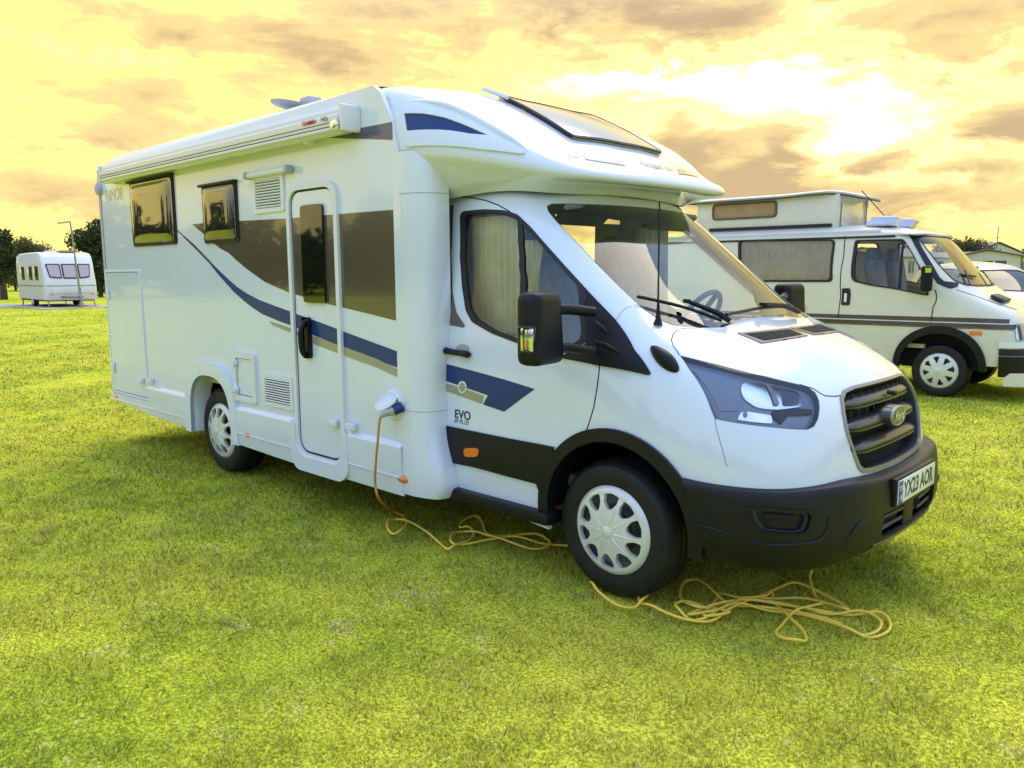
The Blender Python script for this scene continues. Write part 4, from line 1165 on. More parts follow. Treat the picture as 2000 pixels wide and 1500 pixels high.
# skirts
SKY_ = YS-.012
def skirt(pts):
    Sk = Func(lambda u, v: np.stack([u, YS-.030+.020*np.clip((.47-v)/.20, 0, 1)**1.5, v], -1), (0,-1,0))
    o = panel('side_skirt', Sk, [(p[0], min(p[1], .575)) for p in pts], 'gelcoat', MH, th=.012, step=.5, stepv=.04)
    xx = [p[0] for p in pts if p[1] > .59]
    if xx:
        x0, x1 = min(xx), max(xx)
        V = []
        for x in (x0, x1): V += [(x, YS+.0, .605), (x, YS-.010, .603), (x, YS-.030, .578), (x, YS-.0305, .572), (x, YS, .572)]
        mk('skirt_ridge', V, [(k, k+1, k+6, k+5) for k in range(4)]+[(0,1,2,3,4), (9,8,7,6,5)], 'gelcoat', o, ang=25)
    tube('skirt_bead', [(min(p[0] for p in pts), YS-.031, .40), (max(p[0] for p in pts), YS-.031, .40)], .004, 'gelcoat', o, 6)
    return o
low_r = [(-5.86,.395),(-4.92,.330),(-4.16,.318)]
s1 = skirt(low_r+[(-4.16,.60),(-4.98,.60),(-4.98,.452),(-5.86,.452)])
s2 = skirt([(-3.36,.305),(-2.56,.285),(-2.54,.598),(-3.34,.598)])
s3 = skirt([(-1.93,.285),(-1.36,.285),(-1.36,.598),(-1.93,.598)])
for s_ in (s1, s2, s3): mirror(s_)
# door step moulding
panel('step_moulding', SIDE, rnd([(-2.56,.60),(-2.56,.33),(-2.50,.262),(-1.97,.262),(-1.89,.33),(-1.89,.60),(-1.945,.60),(-1.945,.44),(-2.02,.365),(-2.43,.365),(-2.505,.44),(-2.505,.60)], .04, 3), 'gelcoat', MH, off=.034, th=.05, step=10)
box('underside', (-3.62,0,.36), (4.45,2.16,.06), 'void', MH)
# wheel arch moulding
ao, ai = arch_sq(.435,.905), arch_sq(.338,.795)
AS = Func(lambda u, v: np.stack([u, np.full_like(u, YS-.034), v], -1), (0,-1,0))
panel('wheel_arch', SIDE, ao+ai[::-1], 'gelcoat', MH, off=.034, th=.034, step=10)
# inner lip of the arch and the dark well behind it
V = []; Fc = []
for k, (x, z) in enumerate(ai):
    V += [(x, YS-.033, z), (x, YS+.14, z)]
for k in range(len(ai)-1): Fc.append((2*k, 2*k+1, 2*k+3, 2*k+2))
mk('arch_lip', V, Fc, 'gelcoat', MH, ang=50)
def well(cx, w, y0, y1, top, par):
    V = []; Fc = []; n = 20
    for i in range(n+1):
        th = PI*i/n; V += [(cx+w*math.cos(th), y0, .37+(top-.37)*math.sin(th)), (cx+w*math.cos(th), y1, .37+(top-.37)*math.sin(th))]
    for i in range(n): Fc.append((2*i, 2*i+1, 2*i+3, 2*i+2))
    Fc.append(tuple(2*i+1 for i in range(n+1)))
    o = mk('wheel_well', V, Fc, 'void', par); return o
well(-3.765,.40,YS+.13,-.60,.88,MH)
mirror(well(.04,.43,-1.0,-.55,.86,MH))
well(.04,.43,-1.0,-.55,.86,MH)
# marker lamps, socket
for q in ((229,774),(484,849),(785,936)):
    x, z = xz(*q, YS-.02)
    V, Fc = lathe_geo([(0,-.022),(.5,-.02),(.9,-.008),(1.0,.0)], 'y', (0,0,0), 20)
    mk('side_marker', [(x+v[0]*.055, YS-.012+v[1], z+v[2]*.026) for v in V], Fc, 'amber', MH, ang=50)
sx0, sz0 = xz(771,791)
soc = lathe('mains_socket', [(0,-.006),(.062,-.006),(.066,-.02),(.078,-.024),(.088,-.016),(.092,0)], 'white_plastic', MH, 'y', (sx0,YS,sz0), 32)
V, Fc = lathe_geo([(0,-.010),(.07,-.008),(.078,0)], 'y', (0,0,0), 28)
fl = Matrix.Rotation(math.radians(-52), 3, 'X')
mk('socket_flap', [tuple(np.array(fl @ Vector(v))+np.array([sx0-.01,YS-.055,sz0+.03])) for v in V], Fc, 'white_plastic', soc, ang=50)
# roof kit
dish = thing('satellite_dish', None, None); dish.parent = MH
V, Fc = lathe_geo([(0,-.02),(.08,-.016),(.155,0),(.162,.010),(.15,.012),(.08,-.006),(0,-.010)], 'z', (0,0,0), 40)
rm = Matrix.Rotation(math.radians(4), 3, 'Y') @ Matrix.Rotation(math.radians(-8), 3, 'X')
mk('dish_plate', [tuple(np.array(rm @ Vector(v))+np.array([-3.0,-.80,2.775])) for v in V], Fc, 'grey_trim', dish, ang=50)
box('dish_foot', (-2.88,-.72,2.74), (.22,.20,.08), 'grey_trim', dish, .03); box('dish_arm', (-2.80,-.78,2.785), (.14,.12,.06), 'grey_trim', dish, .03)
box('roof_vent', (-3.62,-.70,2.715), (.40,.40,.05), 'gelcoat', MH, .02)
box('roof_vent', (-4.9,0,2.77), (.4,.4,.10), 'gelcoat', MH, .03)

# ------------------------------------------------------------------ wheels
def hubcap_fn(r_out, depth):
    def fn(u, v):
        r = np.sqrt(u*u+v*v); k = r/r_out
        y = -depth*(np.clip(1-k**2.2, 0, 1)**.8)-.006*np.exp(-((k-.93)/.07)**2)
        return np.stack([u, y, v], -1)
    return fn
def make_wheel(par, cx, cy, cz, R=.345, width=.215, kind='star', name='wheel', rot=0.):
    root = bpy.data.objects.new(name, None); COL.objects.link(root); root.parent = par; root.location = (cx, cy, cz); root.rotation_euler = (0, rot, 0)
    w = width
    pf = [(.215,.004),(.228,-.012),(.262,-.020),(.296,-.017),(.318,-.008),(R-.012,.006),(R-.003,.022),(R,.034)]
    n = 96
    grooves = [.30,.5,.70]
    for g in grooves:
        pf += [(R+.001,w*g-.005),(R-.008,w*g-.004),(R-.008,w*g+.004),(R+.001,w*g+.005)]
    pf += [(R,w-.034),(R-.003,w-.022),(R-.012,w-.006),(.318,w+.008),(.262,w+.018),(.215,w-.004)]
    V, Fc = lathe_geo(pf, 'y', (0,0,0), n); K = len(pf)
    V = [list(v) for v in V]
    for i in range(n):                               # shoulder sipes
        if i % 2:
            for k in (5,6,7,len(pf)-6,len(pf)-5,len(pf)-4):
                v = V[i*K+k]; r = math.hypot(v[0], v[2]); s_ = (r-.006)/r; v[0] *= s_; v[2] *= s_
    mk('tyre', V, Fc, 'rubber', root, ang=24)
    # steel rim behind
    lathe('rim', [(.216,.0),(.21,.03),(.19,.05),(.17,.055),(.12,.05),(.10,.02),(0,.02)], 'steel', root, 'y', (0,0,0), 40)
    ro_ = .213
    S = Func(hubcap_fn(ro_, .045), (0,-1,0))
    circ = [(ro_*math.cos(2*PI*i/64), ro_*math.sin(2*PI*i/64)) for i in range(64)]
    holes = []
    if kind == 'star':
        for k in range(10):
            a = 2*PI*(k+.5)/10+.1
            def pol(r, da): return (r*math.cos(a+da), r*math.sin(a+da))
            wd = .235 if k % 2 else .262
            holes.append(rnd([pol(.112,-.10), pol(.148,-wd), pol(.186,-wd*.90), pol(.190,0), pol(.186,wd*.90), pol(.148,wd), pol(.112,.10)], .008, 2))
    else:
        for k in range(8):
            a = 2*PI*(k+.5)/8
            def pol(r, da): return (r*math.cos(a+da), r*math.sin(a+da))
            holes.append(rnd([pol(.098,-.03), pol(.176,-.22), pol(.184,0), pol(.176,.22), pol(.098,.03)], .006, 2))
    cap = panel('wheel_cap', S, circ, 'silver', root, holes=holes, off=.012, th=.022, step=.014)
    def ring_(r0, r1, nm, m_, off): 
        return panel(nm, S, [(r1*math.cos(2*PI*i/48), r1*math.sin(2*PI*i/48)) for i in range(48)], m_, cap, off=off, th=.008, step=.01)
    lathe('cap_centre', [(0,-.066),(.022,-.064),(.030,-.060),(.033,-.05)] if kind == 'star' else [(0,-.062),(.04,-.060),(.050,-.055),(.055,-.04)], 'silver', root, 'y', (0,0,0), 32)
    if kind == 'star':
        for k in range(10):
            a = 2*PI*k/10+.1; q = []
            for r in np.linspace(.04, .15, 6):
                p = S.ev(r*math.cos(a), r*math.sin(a))+np.array([0,-.012,0]); q.append(p)
            tube('cap_rib', q, [.004,.0035,.003,.003,.0025,.001], 'silver', root, 5)
    return root
wf_ = make_wheel(MH, 0, -.955, .335, rot=.15)
wr_ = make_wheel(MH, -3.80, -1.075, .335, rot=.9)
for (x, y, r_) in ((0,.955,.5), (-3.80,1.075,1.1)):
    w_ = make_wheel(MH, x, y, .335, rot=r_); w_.rotation_euler = (0, 0, PI)
box('axle', (-3.8,0,.33), (.10,1.9,.10), 'void', MH)
tube('suspension_strut', [(.0,-.62,.45),(.05,-.58,.86)], .05, 'steel', MH, 10)

# ------------------------------------------------------------------ inside the cab
CI = MH
box('dashboard', (.02,0,1.15), (.52,1.70,.20), 'dash', CI, .06)
box('cab_floor', (-.6,0,.50), (1.5,1.7,.06), 'dash', CI)
def seat(x, y):
    s_ = thing('cab_seat', None, None); s_.parent = MH
    box('seat_cushion', (x,y,.95), (.52,.50,.16), 'seat', s_, .06)
    bm = bmesh.new(); add_box(bm, (x-.27,y,1.32), (.16,.50,.68), .07, Matrix.Rotation(math.radians(-14), 3, 'Y'), 4); from_bm('seat_back', bm, 'seat', s_, 50)
    box('headrest', (x-.37,y,1.72), (.12,.28,.20), 'seat', s_, .05, Matrix.Rotation(math.radians(-10), 3, 'Y'), 4)
seat(-.62,-.42); seat(-.62,.42)
stw = thing('steering_wheel', None, None); stw.parent = MH
tm = Matrix.Translation(Vector((-.36,.40,1.30))) @ Matrix.Rotation(math.radians(-58), 4, 'Y')
tube('wheel_ring', [tuple(tm @ Vector((.19*math.cos(2*PI*i/32), .19*math.sin(2*PI*i/32), 0))) for i in range(32)], .016, 'dash', stw, 8, True)
for a in (0.3, 2.84, 4.71): tube('wheel_spoke', [tuple(tm @ Vector((0,0,0))), tuple(tm @ Vector((.19*math.cos(a), .19*math.sin(a), 0)))], .018, 'dash', stw, 6)
def curtain(name, p0, p1, z0, z1, m, n=60, amp=.022, waves=11, tie=0.):
    V = []; Fc = []; p0, p1 = np.array(p0), np.array(p1); d = p1-p0; L = np.linalg.norm(d); d /= L; nn = np.array([-d[1], d[0]])
    for j in range(9):
        t = j/8
        for i in range(n+1):
            s_ = i/n; g = 1-tie*(1-abs(2*t-.7))*s_ if tie else 1
            q = p0+d*L*s_*g+nn*amp*math.sin(2*PI*waves*s_+.6*math.sin(3*t+5*s_))*(.5+.5*t)
            V.append((q[0], q[1], z1+(z0-z1)*t))
    for j in range(8):
        for i in range(n): Fc.append((j*(n+1)+i, j*(n+1)+i+1, (j+1)*(n+1)+i+1, (j+1)*(n+1)+i))
    o = mk(name, V, Fc, m, MH, smooth_=True); return o
curtain('curtain', (-1.16,-.79), (-.76,-.80), 1.05, 1.90, 'curtain', waves=8, tie=.0)
curtain('curtain', (-.78,-.79), (-.58,-.78), 1.05, 1.76, 'curtain', waves=5, tie=.35)
curtain('curtain', (-1.2,.79), (-.85,.80), 1.05, 1.90, 'blue_curtain', waves=7)
curtain('curtain', (-1.22,.45), (-1.18,.78), 1.0, 1.92, 'blue_curtain', waves=8)
box('headliner', (-1.1,0,1.985), (.50,1.3,.02), 'beige', MH, .01)
box('sun_visor', (-.60,.45,1.90), (.03,.42,.14), 'dash', MH, .01, Matrix.Rotation(math.radians(50), 3, 'Y'))
box('sun_visor', (-.60,-.45,1.90), (.03,.42,.14), 'dash', MH, .01, Matrix.Rotation(math.radians(50), 3, 'Y'))
box('cupboard', (-4.2,-.75,1.6), (1.2,.6,1.8), 'beige', MH, .02)
box('wardrobe', (-1.75,.62,1.10), (.40,1.0,1.05), 'beige', MH, .01)
box('bulkhead', (-5.2,0,1.5), (.03,2.25,2.2), 'beige', MH)
# ================================================================== MAINS CABLE
cab_p = []
def G(pts, z=.022): return [tuple(np.array([*at(px, py, 2, z)[:2], z])) for px, py in pts]
def zoom(pts): return [(1000+x*.425, 780+y*.425) for x, y in pts]
drop = [tuple(at(768,802,1,YS-.055)), tuple(at(752,805,1,YS-.10)), tuple(at(742,820,1,YS-.125)), tuple(at(738,860,1,YS-.13)), tuple(at(734,905,1,YS-.12)), tuple(at(733,945,1,YS-.09)), tuple(at(741,975,1,YS-.06))]
g1 = G([(765,996),(790,1008),(794,1022),(784,1036),(768,1039),(757,1030),(758,1018),(772,1011),(795,1016),(830,1038),(858,1056),(874,1071),(890,1066),(915,1052),(925,1040),(915,1030),(898,1026),(905,1015),(930,1009),(942,1018),(950,1040),(985,1056),(1040,1068),(1075,1062),(1050,1045),(1000,1042),(960,1046),(930,1040)])
cA = thing('power_cable', 'yellow mains cable plugged into the motorhome side and coiled loosely on the grass', 'cable', tuple(G([(784,1036)], 0.)[0]))
def cab_mesh(name, pts, r, m):
    o = tube(name, [np.array(p)-np.array(cA.location) for p in pts], r, m, cA, 8); return o
cab_mesh('hanging_lead', catmull(drop+g1[:2], 8), .0075, 'cable_orange')
g2 = G([(930,1040),(905,1035),(885,1040),(880,1058),(900,1060),(960,1052),(1010,1050),(1060,1058),(1110,1065),(1160,1075),(1180,1095),(1165,1120)])
p_g = g1[1:]+g2[1:]
for i in range(len(p_g)): p_g[i] = (p_g[i][0], p_g[i][1], .010+.009*(i % 3))
cab_mesh('ground_lead', catmull(p_g, 8), .0070, 'cable_yellow')
coil = [(360,828),(372,860),(400,890),(480,940),(560,945),(598,934),(620,908),(628,875),(614,850),(592,850),(578,870),(580,897),(594,924),(640,960),(720,990),(820,1012),(920,1005),(1000,975),(1080,930),(1150,895),(1220,858),(1300,855),(1400,885),(1500,930),(1555,962),(1530,975),(1440,940),(1330,910),(1200,905),(1080,925),(960,965),(890,1000),(820,1000),(765,975),(752,945),(800,925),(900,945),(1000,990),(890,1000),(905,960),(985,925),(1100,935),(1250,950),(1400,965),(1550,980),(1680,990),(1735,1025),(1725,1065),(1640,1082),(1540,1065),(1430,1020),(1330,985),(1180,960),(1040,950),(930,975),(820,985),(830,968),(950,950),(1100,925),(1250,935),(1450,975),(1600,985),(1690,1020),(1680,1060),(1600,1068),(1480,1035),(1350,990),(1150,950),(1000,930),(900,870),(840,832),(785,845),(775,900),(830,960),(905,960),(940,915),(965,883),(1050,925),(1150,910),(1195,885),(1200,920),(1235,975),(1285,1015),(1335,1055),(1352,1095),(1310,1120),(1240,1100),(1213,1065),(1240,1025),(1300,985),(1370,955),(1435,930),(1400,902),(1375,870),(1368,820)]
c3 = G(zoom(coil))
c3 = [(x, y, .010+.009*((i*7) % 4)) for i, (x, y, z) in enumerate(c3)]
end = [tuple(at(1586,1112,1,c3[-1][1]+.05)), tuple(at(1594,1098,1,c3[-1][1]+.12)), tuple(at(1600,1060,1,c3[-1][1]+.25))]
cab_mesh('coiled_lead', catmull(c3+end, 8), .0068, 'cable_yellow')
lc = np.array(cA.location)
pq = np.array(drop[0])
tube('plug', [pq+np.array([0.02,.05,.02])-lc, pq-lc+np.array([0,0,.0])], [.034,.03], 'plug_blue', cA, 16)
tube('plug_body', [pq-lc, pq+np.array([-.02,-.045,-.012])-lc, pq+np.array([-.035,-.07,-.03])-lc], [.026,.022,.012], 'grey_decal', cA, 14)

# ================================================================== OLDER CAMPER
VA = math.radians(1.8)
V0 = (-.75, 6.80, 0)
CV = thing('campervan', 'older cream campervan with raised roof and brown side stripes, parked behind the motorhome', 'campervan', V0, VA)
# local frame: x forward, near side is y = 0, body centre y = +.98
HW = .98
def VR(rows): return [[(x, -y if False else y-HW, z) for x, y, z in r] for r in rows]
# rows in (x, distance in from the near side, z)
_vr = [
 [(-4.0,.03,.30),(-3,.03,.30),(-2,.03,.30),(-1,.03,.30),(-.4,.03,.30),(.2,.03,.30),(.6,.04,.30),(.84,.10,.30),(.93,.30,.30),(.97,.62,.30),(.98,.98,.30)],
 [(-4.0,.0,.55),(-3,.0,.55),(-2,.0,.55),(-1,.0,.55),(-.4,.0,.55),(.2,.0,.55),(.6,.01,.55),(.84,.07,.55),(.93,.28,.55),(.97,.62,.55),(.98,.98,.55)],
 [(-4.0,.0,.85),(-3,.0,.85),(-2,.0,.85),(-1,.0,.85),(-.4,.0,.85),(.2,.0,.85),(.6,.01,.85),(.80,.06,.85),(.88,.28,.85),(.91,.62,.85),(.92,.98,.85)],
 [(-4.0,.0,1.04),(-3,.0,1.04),(-2,.0,1.04),(-1,.0,1.04),(-.4,.0,1.04),(.2,.01,1.04),(.57,.03,1.04),(.75,.08,1.03),(.82,.28,1.03),(.85,.62,1.03),(.86,.98,1.03)],
 [(-4.0,.01,1.18),(-3,.01,1.18),(-2,.01,1.18),(-1,.01,1.18),(-.4,.01,1.18),(.12,.03,1.19),(.42,.07,1.17),(.60,.14,1.13),(.68,.32,1.13),(.71,.64,1.13),(.72,.98,1.13)],
 [(-4.0,.015,1.32),(-3,.015,1.32),(-2,.015,1.32),(-1,.015,1.32),(-.4,.015,1.32),(-.02,.03,1.33),(.12,.09,1.33),(.22,.18,1.32),(.29,.34,1.32),(.33,.64,1.32),(.34,.98,1.32)],
 [(-4.0,.03,1.55),(-3,.03,1.55),(-2,.03,1.55),(-1.1,.03,1.55),(-.55,.03,1.55),(-.22,.04,1.55),(-.10,.10,1.55),(.0,.19,1.55),(.07,.36,1.55),(.11,.64,1.55),(.12,.98,1.55)],
 [(-4.0,.06,1.80),(-3,.06,1.80),(-2,.06,1.80),(-1.1,.06,1.80),(-.66,.06,1.80),(-.38,.07,1.80),(-.28,.13,1.80),(-.20,.22,1.80),(-.13,.38,1.80),(-.09,.64,1.80),(-.08,.98,1.80)],
 [(-4.0,.08,1.98),(-3,.08,1.98),(-2,.08,1.98),(-1.1,.08,1.98),(-.74,.08,1.98),(-.50,.09,1.98),(-.42,.15,1.98),(-.34,.24,1.98),(-.28,.40,1.98),(-.25,.66,1.98),(-.24,.98,1.98)],
 [(-4.0,.10,2.06),(-3,.10,2.06),(-2,.10,2.06),(-1.1,.10,2.06),(-.8,.11,2.06),(-.60,.13,2.06),(-.52,.18,2.06),(-.46,.27,2.06),(-.41,.42,2.06),(-.38,.66,2.06),(-.37,.98,2.06)],
]
VAN = Surf(VR(_vr), out=(0, -1, 0), sub=4)
# px -> local ray
Mi = np.array((Matrix.Translation(Vector((V0[0], V0[1], 0))) @ Matrix.Rotation(VA, 4, 'Z') @ Matrix.Translation(Vector((0, HW, 0)))).inverted())
# children are built about the body's centre line; shift them with the root
CV.matrix_world = Matrix.Translation(Vector((V0[0], V0[1], 0))) @ Matrix.Rotation(VA, 4, 'Z') @ Matrix.Translation(Vector((0, HW, 0)))
def von(pts):
    out = []
    o, _ = pray(0, 0); ol = (Mi @ np.array([*o, 1]))[:3]
    for p in pts:
        _, d = pray(*p); dl = Mi[:3, :3] @ d; h = VAN.hit(ol, dl)
        if h is None: print('MISS van', p); continue
        out.append(h)
    return out
def vloc(px, py, y):                                   # local point on the plane y (y=-HW is the near side)
    o, d = pray(px, py); ol = (Mi @ np.array([*o, 1]))[:3]; dl = Mi[:3, :3] @ d; t = (y-ol[1])/dl[1]; return ol+t*dl
VC = VAN.C-1; VM = VC/2
def vside(pts): return on_side(VAN, pts)
RB = .47
varch = [(.0+.50*math.cos(math.radians(a)), .36+.50*abs(math.sin(math.radians(a)))**.9) for a in np.linspace(180, 0, 22)]
v_low = vside([(-3.99,.42),(-.50,.36)])
arcv = vside(varch)
body_o = [v_low[0], (arcv[0][0], v_low[1][1])]+arcv+[(arcv[-1][0], .5), (VM, .5)]
van_out = body_o+[(VC-u, v) for u, v in body_o[::-1]][1:]+[(VC, VAN.R-1), (0, VAN.R-1)]
van_out = [(0, v_low[0][1])]+[(arcv[0][0], v_low[1][1])]+arcv+[(arcv[-1][0], .5), (VM, .5), (VC-arcv[-1][0], .5)]+[(VC-u, v) for u, v in arcv[::-1]]+[(VC-arcv[0][0], v_low[1][1]), (VC, v_low[0][1]), (VC, VAN.R-1), (0, VAN.R-1)]
fwin = von(rnd([(1670,469),(1765,467),(1781,492),(1808,540),(1815,578),(1800,576),(1754,566),(1700,558),(1667,550),(1662,540)], 6, 3))
swin = von(rnd([(1442,470),(1632,468),(1626,551),(1500,551),(1442,553)], 8, 3))
vws_px = [(1793,463),(1782,458),(1800,490),(1826,527),(1844,548),(1862,556),(1885,556)]
wsn = on_side(VAN, [])
vws_h = [(VM, 8.55), (8.2, 8.55), (7.35, 8.45), (6.75, 8.35), (6.55, 8.1), (6.6, 6.5), (6.75, 5.55), (7.3, 5.3), (8.4, 5.22), (VM, 5.2)]
vws = vws_h+[(VC-u, v) for u, v in vws_h[1:-1][::-1]]
fwin_in = scl(fwin, .93); swin_in = scl(swin, .93)
def fr_in(P, k=.9, kv=.9):
    c0 = np.mean([p[0] for p in P]); c1_ = (min(p[1] for p in P)+max(p[1] for p in P))/2; return [(c0+(p[0]-c0)*k, c1_+(p[1]-c1_)*kv) for p in P]
vb = panel('body', VAN, van_out, 'cream_paint', CV, holes=[fwin, swin, mir(VAN, fwin), mir(VAN, swin), vws], th=.02, step=.25)
for P, nm, k in ((swin, 'side_window', .95), (fwin, 'cab_window', .93)):
    ins = fr_in(P, k, .91 if nm == 'side_window' else .93)
    f1 = panel(nm, VAN, P, 'seal', CV, holes=[ins], off=.012, th=.03, step=.25)
    g1_ = panel('pane', VAN, ins, 'van_glass', f1, off=-.006, th=0, step=.25)
    f2 = mirror(f1); mirror(g1_, f2)
panel('window_bar', VAN, von([(1761,470),(1759,495),(1757,520),(1755,545),(1752,566),(1758,567),(1760,545),(1762,520),(1764,495),(1766,470)]), 'seal', CV, off=.008, th=.02)
vws_in = fr_in(vws, .97, .95)
vw = panel('windscreen', VAN, vws, 'seal', CV, holes=[vws_in], off=.006, th=.02, step=.25)
panel('pane', VAN, vws_in, 'screen_glass', vw, off=-.002, th=0, step=.25)
panel('pillar_trim', VAN, von([(1773,456),(1785,456),(1800,484),(1823,521),(1835,542),(1844,550),(1872,553),(1870,560),(1856,564),(1842,559),(1830,553),(1819,536),(1800,504),(1786,479)]), 'seal', CV, off=.010, th=.012, step=.2)
# black gutter, stripes, trim (both follow the real side)
def vband(name, z0, z1, x0, x1, m, off=.004, th=.003, x1b=None, front=False):
    P = vside([(x0, z0), (x1, z0), (x1, z1), (x0, z1)]); return panel(name, VAN, P, m, CV, off=off, th=th, step=.25)
vband('gutter', 2.000, 2.022, -3.98, -.62, 'seal', .02, .03)
vband('side_stripe', .945, .995, -3.98, .72, 'brown_stripe', .003, 0)
vband('side_stripe', .880, .930, -3.98, .78, 'brown_stripe', .014, .012)
vband('stripe_trim', .931, .940, -3.98, .78, 'white_plastic', .012, .01)
vband('stripe_trim', .868, .874, -3.98, .78, 'seal', .004, .002)
# front bands wrap the nose
def vwrap(name, v0, v1, u0, m, off, th): return panel(name, VAN, [(u0, v0), (VC-u0, v0), (VC-u0, v1), (u0, v1)], m, CV, off=off, th=th, step=.25)
vwrap('front_bumper', 0.05, .98, 6.25, 'bumper_plastic', .05, .06)
vwrap('bumper_corner', 1.35, 1.60, 6.25, 'white_plastic', .03, .03)
vwrap('front_panel', 1.02, 1.3, 6.25, 'seal', .012, .02)
vwrap('grille', 1.7, 2.45, 8.1, 'dark_grey_plastic', .012, .02)
for k in range(4): vwrap('grille_bar', 1.78+.17*k, 1.84+.17*k, 8.15, 'cream_paint', .03, .02)
sp_ = panel('front_spoiler', Func(lambda u, v: np.stack([VAN.ev(u, .4)[..., 0]+.055+0*v, VAN.ev(u, .4)[..., 1]*1.03, v], -1), (1, -.5, 0)), [(6.3,.20),(VC-6.3,.20),(VC-6.3,.36),(6.3,.36)], 'cream_paint', CV, th=.02, step=.25, stepv=.2)
for s_ in (0, 1):
    P = [(7.05,1.66),(8.0,1.66),(8.0,2.5),(7.05,2.5)]; P = P if not s_ else mir(VAN, P)
    h_ = panel('headlight', VAN, P, 'lens', CV, off=.02, th=.02, step=.25)
    panel('reflector', VAN, [(p[0], p[1]) for p in scl(P, .9)], 'reflector', h_, off=.004, th=0, step=.25)
panel('wing_indicator', VAN, vside([(.33,.80),(.46,.80),(.46,.845),(.33,.845)]), 'amber', CV, off=.012, th=.01)
# arch trim
ring = vside([(.0+.53*math.cos(math.radians(a)), .36+.535*abs(math.sin(math.radians(a)))**.9) for a in np.linspace(180, 0, 26)])+vside([(.0+.45*math.cos(math.radians(a)), .36+.44*abs(math.sin(math.radians(a)))**.9) for a in np.linspace(0, 180, 26)])
mirror(panel('wheel_arch_trim', VAN, ring, 'bumper_plastic', CV, off=.035, th=.06, step=.25))
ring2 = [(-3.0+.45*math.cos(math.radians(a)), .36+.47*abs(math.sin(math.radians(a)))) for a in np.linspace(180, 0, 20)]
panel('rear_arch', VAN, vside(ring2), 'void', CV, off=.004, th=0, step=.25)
# door gaps, handle
for P in ([(1651,461),(1648,500),(1641,560),(1637,622)], [(1826,566),(1822,600),(1813,645)]):
    uv = von(P); seam('panel_gap', VAN, uv, .006, 'void', CV)
uvh = von(rnd([(1645,563),(1661,563),(1660,596),(1643,596)], 3, 2)); hb = panel('door_handle', VAN, uvh, 'seal', CV, off=.012, th=.01)
panel('handle_pull', VAN, von([(1650,573),(1655,573),(1654,590),(1649,590)]), 'white_plastic', hb, off=.024, th=.01)
seam('bonnet_gap', VAN, von([(1868,566),(1905,578),(1950,594),(1985,605)]), .004, 'void', CV)
tr_ = von([(1798,577),(1822,580),(1821,585),(1795,580)])
# mirror
m0 = vloc(1810,544,-HW-.16)
mb = box('wing_mirror', m0, (.13,.20,.31), 'black_plastic', CV, .04, Matrix.Rotation(.3, 3, 'Z'), 4)
box('sticker', m0+np.array([.03,-.101,.10]), (.085,.004,.055), 'hiviz', mb, 0, Matrix.Rotation(.0, 3, 'Z'))
tube('mirror_arm', [m0+np.array([0,.05,-.1]), np.array([m0[0]-.02,-HW+.03,m0[2]-.1])], .02, 'black_plastic', mb)
m1 = (m0[0], -m0[1], m0[2]); box('wing_mirror', m1, (.13,.20,.31), 'black_plastic', CV, .04, None, 4)
q1 = [VAN.ev(u, v)+VAN.nrm(u, v)*.03 for u, v in ((7.6,5.25),(8.1,5.6),(8.5,6.0))]
tube('wiper', q1, .010, 'seal', CV, 6)
q1 = [VAN.ev(u, v)+VAN.nrm(u, v)*.03 for u, v in ((10.3,5.25),(10.9,5.6),(11.4,6.0))]
tube('wiper', q1, .010, 'seal', CV, 6)
tube('wiper', [VAN.ev(7.7,5.9)+np.array([.03,0,0]), VAN.ev(9.2,5.75)+np.array([.03,0,0])], .012, 'seal', CV, 6)
bv = VAN.ev(8.6,4.35); box('bonnet_vent', bv+np.array([-.02,.0,.035]), (.16,.42,.035), 'dark_grey_plastic', CV, .008, Matrix.Rotation(math.radians(24), 3, 'Y'))
# roof
box('roof', (-2.42,0,2.075), (3.2,1.74,.08), 'cream_roof', CV, .035, seg=4)
rbase = panel('roof_cap', Func(lambda u, v: np.stack([u, v, 2.03+.17*np.clip(1-(v/.88)**4, 0, 1)**.6*np.clip((-.32-u)/.75, 0, 1)**.6*np.clip((u+4.02)/.3, 0, 1)**.5], -1), (0,0,1)), rrect(-4.0,-.88,-.34,.88,.12), 'cream_roof', CV, th=.02, step=.08)
# pop-up upper part
PH, PXF = .63, -1.47
ZT = float(vloc(1640,378,-PH)[2]); ZB = 2.14; PXR = -3.6
for s_ in (-1, 1): box('popup_side', ((PXR+PXF)/2, s_*(PH-.02), (ZT+ZB)/2), (PXF-PXR,.04,ZT-ZB), 'cream_paint', CV, .006)
fc = box('popup_front', (PXF,0,(ZT+ZB)/2), (.04,2*PH-.02,ZT-ZB), 'cream_paint', CV, .006)
for y in (-.55,.45):
    tube('gas_strut', [(PXF+.03,y,ZB+.05),(PXF+.03,y+.015,ZT-.06)], .009, 'galv', fc, 6); box('strut_bracket', (PXF+.03,y,ZB+.03), (.05,.05,.05), 'galv', fc, .01); box('strut_bracket', (PXF+.03,y+.015,ZT-.08), (.03,.04,.10), 'grey_trim', fc, .006)
box('popup_bar', (-2.45,-PH-.02,ZB+.06), (1.85,.03,.045), 'seal', CV, .006)
RPe = rnd([(-3.98,-PH-.08),(-1.62,-PH-.08),(-1.22,-.42),(-1.20,0),(-1.22,.42),(-1.62,PH+.08),(-3.98,PH+.08)], .12, 5)
RP = Func(lambda u, v: np.stack([u, v, ZT+.01+.060*np.clip(1-np.abs(v/(PH+.09))**3, 0, 1)**.7-.10*np.clip((u+1.62)/.42, 0, 1)**1.6+.018*np.exp(-((u+1.75)/.3)**2)], -1), (0,0,1))
popr = panel('popup_roof', RP, RPe, 'cream_roof', CV, th=.04, step=.08, back=True)
